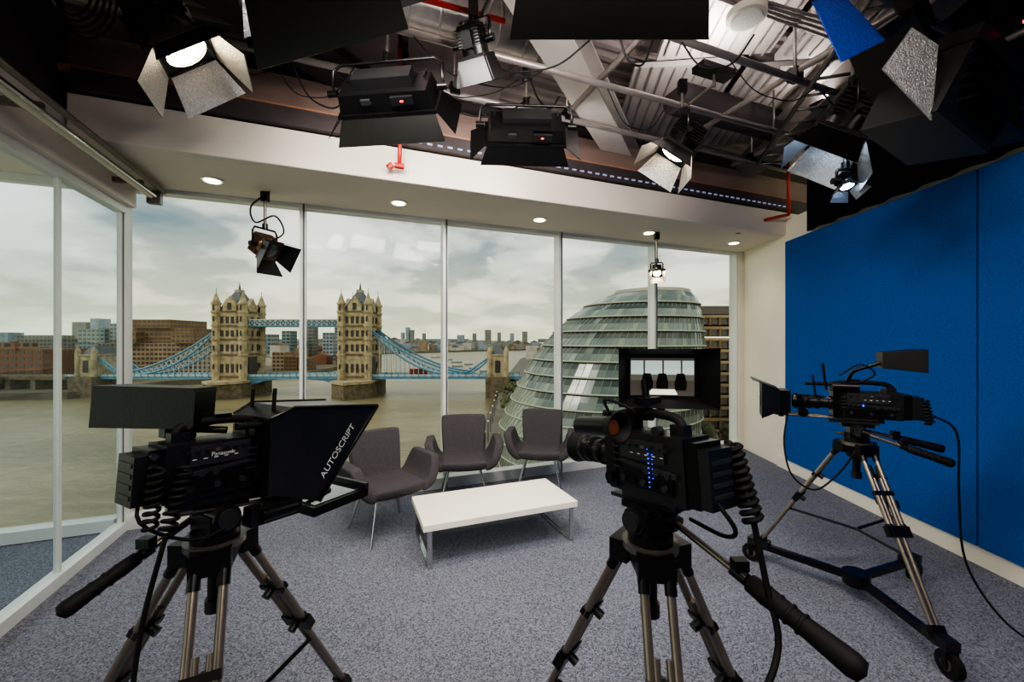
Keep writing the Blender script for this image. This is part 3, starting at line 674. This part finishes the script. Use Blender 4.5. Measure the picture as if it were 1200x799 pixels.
m.coil((-0.32,0.03,0.16),(-0.34,0.05,0.02),0.02,7,0.007,RUB)
m.obj('shoulder_video_camera',P3+V((0,0,Z3)),rad(YAW3),bevel=0.0025)
cable('camera_cable',[(2.56,2.5,1.25),(2.66,2.45,1.15),(2.64,2.42,0.8),(2.68,2.42,0.4),(2.80,2.35,0.12),(2.93,2.25,0.012),(3.1,2.1,0.01),(3.3,1.7,0.01)],0.006)
cable('camera_cable.001',[(1.90,2.82,1.22),(1.86,2.8,1.0),(1.88,2.75,0.8),(2.00,2.7,0.72),(2.13,2.66,0.85),(2.18,2.6,1.0)],0.006)

# ------------------------------------------------------------------ outside world
WZ=-31.3
def emat(name,c,var=0.15,vs=0.1,rough=0.9): return mat(name,c,rough,0,var,vs,spec=0.1)
def water():
    m=bpy.data.materials.new('river_water'); m.use_nodes=True
    nt=m.node_tree;N=nt.nodes;L=nt.links;b=N['Principled BSDF']
    b.inputs['Roughness'].default_value=0.34; b.inputs['Specular IOR Level'].default_value=0.38
    tc=N.new('ShaderNodeTexCoord'); mp=N.new('ShaderNodeMapping'); mp.inputs['Scale'].default_value=(0.6,1.6,1)
    n=N.new('ShaderNodeTexNoise'); n.inputs['Scale'].default_value=0.25; n.inputs['Detail'].default_value=6; n.inputs['Roughness'].default_value=0.65
    L.new(tc.outputs['Object'],mp.inputs['Vector']); L.new(mp.outputs['Vector'],n.inputs['Vector'])
    n2=N.new('ShaderNodeTexNoise'); n2.inputs['Scale'].default_value=0.015; n2.inputs['Detail'].default_value=3
    L.new(mp.outputs['Vector'],n2.inputs['Vector'])
    mx=N.new('ShaderNodeMath'); mx.operation='ADD'; L.new(n.outputs['Fac'],mx.inputs[0]); L.new(n2.outputs['Fac'],mx.inputs[1])
    hf=N.new('ShaderNodeMath'); hf.operation='MULTIPLY'; hf.inputs[1].default_value=0.5; L.new(mx.outputs[0],hf.inputs[0])
    cr=N.new('ShaderNodeValToRGB'); cr.color_ramp.elements[0].position=0.38; cr.color_ramp.elements[1].position=0.62
    cr.color_ramp.elements[0].color=lin((108,98,70)); cr.color_ramp.elements[1].color=lin((148,136,104))
    L.new(hf.outputs[0],cr.inputs['Fac']); L.new(cr.outputs['Color'],b.inputs['Base Color'])
    bp=N.new('ShaderNodeBump'); bp.inputs['Strength'].default_value=0.5; bp.inputs['Distance'].default_value=0.6
    L.new(n.outputs['Fac'],bp.inputs['Height']); L.new(bp.outputs['Normal'],b.inputs['Normal'])
    return m
m=MB(); m.add([(-4000,15,WZ),(4000,15,WZ),(4000,5000,WZ),(-4000,5000,WZ)],[(0,1,2,3)],water()); m.obj('river')
LAND=emat('bank_ground',(104,98,84),0.2,0.05)
m=MB()
m.prism([(x,y,WZ-2) for (x,y) in ((-2500,200),(-290,226),(-252,232),(-250,300),(-190,372),(-200,480),(-330,1000),(-150,1250),(-20,1400),(400,1700),(3000,1800),(3000,4800),(-2500,4800))],(0,0,6),LAND); m.obj('north_bank')
m=MB()
m.prism([(x,y,WZ-2) for (x,y) in ((-9,18),(900,18),(2500,1500),(160,1500),(15,700),(-6,320),(-8,200),(-12,90))],(0,0,5.2),emat('promenade_paving',(112,106,96))); m.obj('south_bank')

# Tower Bridge
ST1=mat('bridge_stone',(164,150,122),0.9,0,0.3,0.35,spec=0.1,detail=8); ST2=mat('bridge_stone_dark',(108,97,80),0.9,0,0.3,0.4,spec=0.1,detail=8)
ROOF=mat('slate_roof',(84,88,92),0.7,0,0.15,0.4); WIN=mat('bridge_window',(48,45,42),0.5); BLU=mat('bridge_blue_steel',(88,132,156),0.5,0,0.12,0.3); PALE=mat('bridge_pale_steel',(160,178,182),0.5,0,0.1,0.3)
m=MB()
for cx in (-36.8,36.8):
    m.prism([(cx-11,-15,0),(cx,-25,0),(cx+11,-15,0),(cx+11,15,0),(cx,25,0),(cx-11,15,0)],(0,0,9),ST2)
    m.prism([(cx-11.6,-15.5,8.6),(cx,-26,8.6),(cx+11.6,-15.5,8.6),(cx+11.6,15.5,8.6),(cx,26,8.6),(cx-11.6,15.5,8.6)],(0,0,1.4),ST1)
    m.box((cx,0,30),(15.5,17.5,42),ST1)
    for z in (12,25,34,42,50.5): m.box((cx,0,z),(16.6,18.6,0.9),ST2)
    for z,hw in ((17,5),(29,4),(37.5,3.6),(45.5,4)):
        for dx in (-4.6,-1.5,1.5,4.6):
            m.box((cx+dx,-8.8,z),(1.5,0.5,hw),WIN); m.box((cx+dx,8.8,z),(1.5,0.5,hw),WIN)
        for dy in (-5,0,5):
            m.box((cx-7.8,dy,z),(0.5,1.6,hw),WIN); m.box((cx+7.8,dy,z),(0.5,1.6,hw),WIN)
    for sx in (-1,1):
        m.box((cx+sx*7.9,0,18),(0.6,8,11),WIN)
        for sy in (-1,1):
            x,y=cx+sx*7.9,sy*8.9
            m.cyl((x,y,9),(x,y,55),2.3,ST1,n=8); 
            for z in (25,34,42,50,55): m.cyl((x,y,z-0.5),(x,y,z+0.5),2.8,ST1,n=8)
            m.cyl((x,y,55),(x,y,62),2.5,ST1,r2=0.1,n=8); m.cyl((x,y,62),(x,y,64),0.2,BLU,n=5)
            for z in (18,29,37.5,46,52.5): m.box((x,y-2.25,z),(0.9,0.3,3),WIN)
    for sy in (-1,1):
        m.prism([(cx-4,sy*9.2,50),(cx+4,sy*9.2,50),(cx+4,sy*9.2,54),(cx,sy*9.2,59.5),(cx-4,sy*9.2,54)],(0,-sy*2.2,0),ST1); m.box((cx,sy*9.4,53.5),(2,0.4,4),WIN)
    for sx in (-1,1):
        m.prism([(cx+sx*8.2,-4,50),(cx+sx*8.2,4,50),(cx+sx*8.2,4,54),(cx+sx*8.2,0,59),(cx+sx*8.2,-4,54)],(-sx*2.2,0,0),ST1)
    m.hexa([(cx-7.4,-8.4,51),(cx+7.4,-8.4,51),(cx+7.4,8.4,51),(cx-7.4,8.4,51),(cx-1.5,-2.5,62.5),(cx+1.5,-2.5,62.5),(cx+1.5,2.5,62.5),(cx-1.5,2.5,62.5)],ROOF)
    m.box((cx,0,63.3),(3,5,1.6),ST1); m.cyl((cx,0,64),(cx,0,69),0.9,ROOF,r2=0.05,n=6)
for y in (-6,6):
    m.box((0,y,45.6),(58,3,0.7),PALE); m.box((0,y,42),(58,3,0.8),BLU); m.box((0,y+0.6,43.8),(58,0.5,3),mat('walkway_pane',(110,126,128),0.4))
    for i in range(19):
        x=-29+i*58/19
        for q in (0,1):
            a=(x,y-1.5,42.2 if q else 45.4); b=(x+58/19,y-1.5,45.4 if q else 42.2); m.cyl(a,b,0.22,PALE,n=5)
        m.box((x,y-1.5,43.8),(0.35,0.3,3.4),PALE)
m.box((0,0,11.2),(270,15,1.6),BLU); m.box((-200,0,11.0),(140,15,2.2),ST2)
for i in range(9): m.box((-140-i*15,0,7),(3,14,8),ST2)
for y in (-7.6,7.6):
    m.box((0,y,12.6),(270,0.4,1.3),PALE)
    for i in range(68): m.box((-134+i*4,y-0.1,12.5),(0.5,0.5,1.9),BLU)
for sx in (-1,1):
    m.prism([(sx*27,-7,10.5),(sx*27,-7,6.5),(sx*18,-7,9.3),(sx*6,-7,10.4)],(0,14,0),BLU)
for sx in (-1,1):
    for y in (-7.2,7.2):
        top=[];bot=[];Nn=20
        for i in range(Nn+1):
            f=i/Nn; x=sx*(45+f*58); zt_=40-26*(1-(1-f)**1.9)
            sep=0.8+4.6*math.sin(math.pi*f)*(1-0.25*f)
            top.append(V((x,y,zt_+0.3*sep))); bot.append(V((x,y,zt_-0.7*sep)))
        m.tube(top,0.6,BLU,6); m.tube(bot,0.6,BLU,6)
        for i in range(Nn):
            m.cyl(top[i],bot[i+1],0.25,PALE,n=5); m.cyl(bot[i],top[i+1],0.25,PALE,n=5)
        for i in range(2,Nn): m.cyl(bot[i],(bot[i].x,y,12),0.2,PALE,n=5)
        t2=[];b2=[]
        for i in range(7):
            f=i/6; x=sx*(103+f*13); z=14+9*f**1.2; sep=0.8+1.5*math.sin(math.pi*f); t2.append(V((x,y,z+sep*0.5))); b2.append(V((x,y,z-sep*0.5)))
        m.tube(t2,0.55,BLU,6); m.tube(b2,0.55,BLU,6)
        for i in range(6): m.cyl(t2[i],b2[i+1],0.25,PALE,n=5)
    cx=sx*121
    m.box((cx,0,6),(14,26,12),ST2); m.box((cx,0,18),(10,19,13),ST1); m.box((cx,0,24.8),(11,20,0.9),ST1); m.box((cx,-9.6,18),(3,0.4,7),WIN)
    for ax in (-1,1):
        for ay in (-1,1): m.cyl((cx+ax*4.8,ay*9.2,10),(cx+ax*4.8,ay*9.2,27),1.4,ST1,n=8); m.cyl((cx+ax*4.8,ay*9.2,27),(cx+ax*4.8,ay*9.2,30),1.5,ST1,r2=0.1,n=8)
    m.hexa([(cx-4.4,-8.8,25),(cx+4.4,-8.8,25),(cx+4.4,8.8,25),(cx-4.4,8.8,25),(cx-0.6,-5,30),(cx+0.6,-5,30),(cx+0.6,5,30),(cx-0.6,5,30)],ROOF)
m.obj('tower_bridge',(-129.4,250,WZ))
m=MB()
m.box((0,0,2.6),(10.5,2.5,3.6),mat('bus_red',(190,30,24),0.4)); m.box((0,-1.3,3.4),(9.8,0.1,0.8),WIN); m.box((0,-1.3,1.9),(9.8,0.1,0.8),WIN)
for x in (-3,3): m.cyl((x,-1.3,0.5),(x,1.3,0.5),0.5,RUB)
m.obj('double_decker_bus',(-56,246,WZ+12.0))

# City hall
GL1=mat('hall_glass_a',(92,104,98),0.14,0.0,0.2,0.2,spec=0.7,coat=0.3); GL2=mat('hall_glass_b',(120,130,116),0.18,0,0.15,0.3,spec=0.7); GL3=mat('hall_glass_dark',(54,62,57),0.14,0,0.25,0.3,spec=0.7)
MUL=mat('hall_mullion',(130,134,122),0.5,0.2); RING=mat('hall_ring',(162,163,148),0.5,0.1)
prof=[(-28,18.5,21.0),(-27,18.8,21.6),(-18.8,20.5,23.0),(-10.6,22.9,21.8),(-2.4,25.4,19.7),(3.75,27.9,17.2),(8.9,30.6,14.2),(11.95,32.8,11.3),(13.6,34.6,8.2)]
def pr(z):
    for i in range(len(prof)-1):
        a,b=prof[i],prof[i+1]
        if a[0]<=z<=b[0]:
            f=(z-a[0])/(b[0]-a[0]); return a[1]+(b[1]-a[1])*f,a[2]+(b[2]-a[2])*f
    return prof[-1][1:]
m=MB(); NS=84; zs=[-28+i*41.4/13 for i in range(14)]
HY=101
def rp(z,i,dr=0.0,n=NS):
    cx,r=pr(z); r+=dr; a=2*math.pi*i/n
    return V((cx+r*math.cos(a),HY+r*math.sin(a),z))
for k in range(13):
    z0,z1=zs[k],zs[k+1]-0.3
    for i in range(NS):
        g=GL1 if (i*7+k*3)%5 else GL2
        # triangulated atrium glazing on the river side, lower left
        lat=(NS*0.5<i<NS*0.72) and k<7-(i-NS*0.5)*0.28
        if k<3 and i%2 and not lat: g=GL3
        p=[rp(z0,i,0.55),rp(z0,i+1,0.55),rp(z1,i+1,0.3),rp(z1,i,0.3)]
        if lat:
            m.add([p[0],p[1],p[2],p[3]],[(0,1,2,3)],GL2)
            m.cyl(rp(z0,i,0.62),rp(z1,i+1,0.36),0.10,RING,n=4,cap=False)
        else:
            zm=(z0*0.45+z1*0.55); q0,q1=rp(zm,i,0.4),rp(zm,i+1,0.4)
            m.add([p[0],p[1],q1,q0],[(0,1,2,3)],g); m.add([q0,q1,p[2],p[3]],[(0,1,2,3)],GL3 if (i+k)%9 else GL1)
        m.cyl(rp(z0,i,0.6),rp(z1,i,0.35),0.06,MUL,n=4,cap=False)
    ring=[rp(z0,i,0.72) for i in range(NS)]; m.tube(ring+[ring[0]],0.19,RING,5)
    for i in range(NS):
        m.add([rp(z1,i,0.3),rp(z1,i+1,0.3),rp(zs[k+1],i+1,-0.4),rp(zs[k+1],i,-0.4)],[(0,1,2,3)],GL3)
cx,r=pr(13.4); m.cyl((cx,HY,13.2),(cx,HY,13.9),r+0.3,RING,n=48); m.cyl((cx,HY,13.9),(cx,HY,14.3),r*0.7,MUL,n=48)
m.obj('city_hall_building')

def block(m,x0,x1,y,dep,z0,z1,wallm,winm,fl=3.4,ww=3.0):
    m.box(((x0+x1)/2,y+dep/2,(z0+z1)/2),(x1-x0,dep,z1-z0),wallm)
    nz=max(1,int((z1-z0)/fl)); nx=max(1,int((x1-x0)/ww)); ny=max(1,int(dep/ww))
    for k in range(nz):
        z=z0+(k+0.55)*(z1-z0)/nz
        for i in range(nx):
            x=x0+(i+0.5)*(x1-x0)/nx; m.box((x,y-0.05,z),(0.62*(x1-x0)/nx,0.3,0.5*(z1-z0)/nz),winm)
        for i in range(ny):
            yy=y+(i+0.5)*dep/ny
            for xx in (x0,x1): m.box((xx,yy,z),(0.3,0.62*dep/ny,0.5*(z1-z0)/nz),winm)
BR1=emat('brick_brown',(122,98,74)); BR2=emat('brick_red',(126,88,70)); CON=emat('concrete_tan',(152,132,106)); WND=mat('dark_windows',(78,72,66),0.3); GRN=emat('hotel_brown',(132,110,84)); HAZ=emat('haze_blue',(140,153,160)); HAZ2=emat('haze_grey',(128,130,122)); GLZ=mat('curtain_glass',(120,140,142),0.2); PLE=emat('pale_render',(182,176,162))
G0=WZ+3
m=MB(); 
for k in range(11): 
    z=-28+k*3.4; m.box((66,132,z+1.6),(28,20,2.0),WND); m.box((66,132,z+3.0),(29,21,0.8),emat('terracotta_band',(150,128,98)))
    for i in range(10): m.box((53+i*2.9,121.6,z+1.6),(0.5,0.5,2.4),BR1)
m.box((66,132,11),(26,18,2.5),WND); m.obj('office_building')
m=MB(); block(m,-520,-296,258,30,G0,-3.5,BR2,WND,4,5); block(m,-460,-330,260,26,-3.5,1.0,CON,WND,4,5)
for i in range(12): m.box((-510+i*18,257,-1),(2.5,2,5),BR2)
m.obj('warehouse_building')
m=MB(); block(m,-317,-257,330,40,G0,12,GRN,WND,3.2,3.4); block(m,-304,-274,328,40,12,19,GRN,WND,3.2,3.4); block(m,-330,-240,326,30,G0,0,CON,WND,3.2,3.4); block(m,-312,-296,322,30,0,9,GRN,WND,3.2,3.4); block(m,-268,-250,322,30,0,7,GRN,WND,3.2,3.4); m.obj('hotel_building')
m=MB()
for (a,b,y,zt_,mt) in ((-445,-418,420,14,GLZ),(-418,-400,425,20,HAZ),(-520,-480,430,8,HAZ2),(-395,-372,440,10,GLZ)): block(m,a,b,y,20,G0,zt_,mt,WND,4,4)
m.obj('glass_office_building')
m=MB(); x=-236
while x<-205:
    w_=random.uniform(9,14); block(m,x,x+w_-1,392+random.uniform(5,18),16,G0,random.uniform(-17,-8),random.choice((BR1,BR2,CON)),WND,3.6,3.4); x+=w_
# wharves stepping back along the far reach
for i in range(15):
    f=i/14; X_=-206-f*118; y=500+f*440
    block(m,X_-9,X_+5,y,18,G0,random.uniform(-18,-6),random.choice((BR1,BR2,CON,PLE)),WND,3.6,3.4)
for (px_,wd,ty,y) in ((330,10,388,620),(352,14,383,650),(378,12,390,600),(392,8,384,700),(308,10,392,580)):
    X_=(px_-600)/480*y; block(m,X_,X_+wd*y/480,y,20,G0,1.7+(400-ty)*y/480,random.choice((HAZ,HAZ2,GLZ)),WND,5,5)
m.obj('riverside_building')
m=MB()
def inriver(X_,y):
    if y>1440: return False
    nb=[(372,-190),(480,-200),(1000,-330),(1250,-150),(1400,-20),(1440,40)]
    xn=-190
    for (a,b) in zip(nb,nb[1:]):
        if a[0]<=y<=b[0]: xn=a[1]+(b[1]-a[1])*(y-a[0])/(b[0]-a[0])
    xs=-6+21*(y-320)/380 if y<700 else 15+145*(y-700)/800
    return xn-22<X_<xs+16
cnt=0
while cnt<1500:
    y=random.uniform(440,2300) if cnt<1100 else random.uniform(1250,1700); X_=random.uniform(-1.35,0.55)*y
    if inriver(X_,y) or (X_<-185 and y<480): continue
    hgt=random.uniform(7,18)*(1+y/3000)*(1.5 if random.random()<0.08 else 1); w_=random.uniform(9,22)*(0.7+y/1600)
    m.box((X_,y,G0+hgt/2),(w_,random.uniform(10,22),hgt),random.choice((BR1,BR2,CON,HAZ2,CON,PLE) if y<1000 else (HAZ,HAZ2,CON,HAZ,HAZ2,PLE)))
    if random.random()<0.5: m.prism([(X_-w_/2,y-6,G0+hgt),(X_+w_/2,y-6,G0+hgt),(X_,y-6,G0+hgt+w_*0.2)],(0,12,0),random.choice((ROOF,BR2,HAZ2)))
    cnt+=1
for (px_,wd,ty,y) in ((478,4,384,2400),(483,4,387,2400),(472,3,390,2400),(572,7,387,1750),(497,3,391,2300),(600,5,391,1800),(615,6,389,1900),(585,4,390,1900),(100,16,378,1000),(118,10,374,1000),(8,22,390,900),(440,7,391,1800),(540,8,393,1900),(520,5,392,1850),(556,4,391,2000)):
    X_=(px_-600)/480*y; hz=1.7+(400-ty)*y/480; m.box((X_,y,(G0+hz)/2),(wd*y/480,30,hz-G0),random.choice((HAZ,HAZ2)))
m.obj('distant_skyline')
m=MB(); 
for i in range(60):
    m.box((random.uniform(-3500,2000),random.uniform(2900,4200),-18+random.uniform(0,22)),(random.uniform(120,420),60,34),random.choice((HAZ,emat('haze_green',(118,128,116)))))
m.obj('horizon_hills')
TREE=mat('tree_foliage',(80,84,56),0.9,0,0.3,0.6); TRK=emat('tree_trunk',(70,58,46))
m=MB()
def tree(m,x,y,h,z0):
    m.cyl((x,y,z0),(x,y,z0+h*0.6),0.25,TRK,n=6)
    for i in range(9):
        m.sph((x+random.uniform(-0.25,0.25)*h,y+random.uniform(-0.25,0.25)*h,z0+h*random.uniform(0.5,0.95)),h*random.uniform(0.12,0.22),TREE,8)
for (x,y) in ((46,108),(49,104),(54,112),(58,108),(62,110),(50,116)): tree(m,x,y,7.5,-28)
for i in range(16): tree(m,-2+random.uniform(-2,6),135+i*10,6,-28)
m.obj('tree_line')
m=MB()
for i in range(22): tree(m,-302-i*12,240+random.uniform(-2,2)-i*0.5,9,WZ+4)
m.obj('tree_line.001')
m=MB()
for i in range(45): m.cyl((-9.8,70+i*3,-28),(-9.4,70+i*3,-26.8),0.08,BLK2,n=5)
m.tube([(-9.8,70,-26.9),(-8.6,205,-26.9)],0.08,BLK2,5)
for i in range(9): m.cyl((-7,78+i*14,-28),(-7,78+i*14,-22),0.1,BLK2,n=6); m.sph((-7,78+i*14,-21.8),0.35,LABEL,8)
m.obj('promenade_railing')
m=MB()
for (x,y,w_) in ((-70,520,6),(-60,560,5),(-45,480,5),(-85,620,7),(-30,430,4),(-150,800,8),(-110,700,7)):
    m.prism([(x-w_,y-2,WZ),(x+w_,y-2,WZ),(x+w_*1.3,y,WZ),(x+w_,y+2,WZ),(x-w_,y+2,WZ)],(0,0,2),HAZ2); m.box((x-w_*0.2,y,WZ+3),(w_,2.6,2),LABEL)
m.obj('moored_boat')

# ------------------------------------------------------------------ sky
w=bpy.data.worlds.new('sky'); SC.world=w; w.use_nodes=True; nt=w.node_tree;N=nt.nodes;L=nt.links
bg=N['Background']; tc=N.new('ShaderNodeTexCoord'); sp=N.new('ShaderNodeSeparateXYZ'); L.new(tc.outputs['Generated'],sp.inputs[0])
def mth(op,a,b=None):
    n=N.new('ShaderNodeMath'); n.operation=op
    for i,q in enumerate((a,b)):
        if q is None: continue
        if isinstance(q,(int,float)): n.inputs[i].default_value=q
        else: L.new(q,n.inputs[i])
    return n.outputs[0]
zc_=mth('ADD',mth('MAXIMUM',sp.outputs[2],0.0),0.22)
cb=N.new('ShaderNodeCombineXYZ'); L.new(mth('DIVIDE',sp.outputs[0],zc_),cb.inputs[0]); L.new(mth('DIVIDE',sp.outputs[1],zc_),cb.inputs[1])
n1=N.new('ShaderNodeTexNoise'); n1.inputs['Scale'].default_value=1.25; n1.inputs['Detail'].default_value=8; n1.inputs['Roughness'].default_value=0.5; n1.inputs['Distortion'].default_value=0.1
L.new(cb.outputs[0],n1.inputs['Vector'])
cr=N.new('ShaderNodeValToRGB'); e=cr.color_ramp.elements; cr.color_ramp.interpolation='EASE'
e[0].position=0.34; e[0].color=lin((96,116,124)); e[1].position=0.66; e[1].color=lin((240,240,230))
x=e.new(0.44); x.color=lin((132,144,144)); x=e.new(0.52); x.color=lin((196,199,190)); x=e.new(0.58); x.color=lin((228,229,218))
L.new(n1.outputs['Fac'],cr.inputs['Fac'])
g=N.new('ShaderNodeValToRGB'); g.color_ramp.elements[0].position=0.0; g.color_ramp.elements[0].color=(1,1,1,1); g.color_ramp.elements[1].position=0.22; g.color_ramp.elements[1].color=(0,0,0,1)
L.new(sp.outputs[2],g.inputs['Fac'])
mx=N.new('ShaderNodeMixRGB'); L.new(mth('MULTIPLY',g.outputs['Color'],0.7),mx.inputs[0]); L.new(cr.outputs['Color'],mx.inputs[1]); mx.inputs[2].default_value=lin((226,224,182))
L.new(mx.outputs[0],bg.inputs['Color']); bg.inputs['Strength'].default_value=1.75
sun=bpy.data.lights.new('sun','SUN'); sun.energy=1.5; sun.angle=rad(20); sun.color=(1,0.95,0.85); so=bpy.data.objects.new('sun',sun); COL.objects.link(so); so.rotation_euler=(rad(50),0,rad(-55)); so.location=(0,0,30)

# ------------------------------------------------------------------ interior lamps
def area(name,loc,sx,sy,en,rot=(0,0,0),col=(1,0.96,0.92)):
    l=bpy.data.lights.new(name,'AREA'); l.shape='RECTANGLE'; l.size=sx; l.size_y=sy; l.energy=en; l.color=col
    o=bpy.data.objects.new(name,l); COL.objects.link(o); o.location=loc; o.rotation_euler=rot; return o
for i,(x,y) in enumerate(((-0.4,0.2),(1.6,0.2),(0.6,-1.4))):  # unseen fixtures added behind the camera to fill the room with light
    m=MB(); m.box((0,0,0.03),(1.2,0.3,0.06),WHT); m.box((0,0,-0.003),(1.1,0.24,0.006),DOWN); m.box((0,0,0.063),(1.1,0.24,0.006),DOWN); m.cyl((-0.4,0,0.05),(-0.4,0,0.8),0.01,GREY); m.cyl((0.4,0,0.05),(0.4,0,0.8),0.01,GREY)
    o=m.obj('added_fill_fixture'+('' if i==0 else '.%03d'%i),(x,y,3.6))
    a=area('added_fill_light',(0,0,-0.02),1.1,0.24,26); a.parent=o
    a=area('added_fill_uplight',(0,0,0.09),1.1,0.24,60,(math.pi,0,0)); a.parent=o  # upward fill added to lift the ceiling deck
for t in (0.79,2.365,3.94,5.50,7.0):
    l=bpy.data.lights.new('downlight_beam','SPOT'); l.energy=16; l.color=(1,0.88,0.7); l.spot_size=rad(110); l.spot_blend=0.8; l.shadow_soft_size=0.06
    o=bpy.data.objects.new('downlight_beam',l); COL.objects.link(o); o.location=W(t,0.46,SZ-0.03)
# uplighters added at grid height to brighten the ceiling
for i,(t,s_) in enumerate(((2.0,2.3),(4.6,2.3),(6.0,2.3))):
    p=W(t,s_,3.84); m=MB(); m.box((0,0,0),(0.34,0.12,0.05),BLK2); m.box((0,0,0.027),(0.30,0.09,0.004),DOWN); m.cyl((0,0,-0.02),(0,0,-0.12),0.012,GREY); m.cyl((0,0,-0.10),(0,0.3,-0.12),0.012,GREY)
    o=m.obj('added_uplighter'+('' if i==0 else '.%03d'%i),p,WA)
    a=area('uplight_glow',(0,0,0.04),0.3,0.09,14,(math.pi,0,0)); a.parent=o

# ------------------------------------------------------------------ camera
cd=bpy.data.cameras.new('photo_camera'); cd.sensor_width=36; cd.lens=14.4; cd.clip_start=0.02; cd.clip_end=12000
co=bpy.data.objects.new('photo_camera',cd); COL.objects.link(co); co.location=(0,0,1.7); co.rotation_euler=(rad(90),0,0)
SC.camera=co
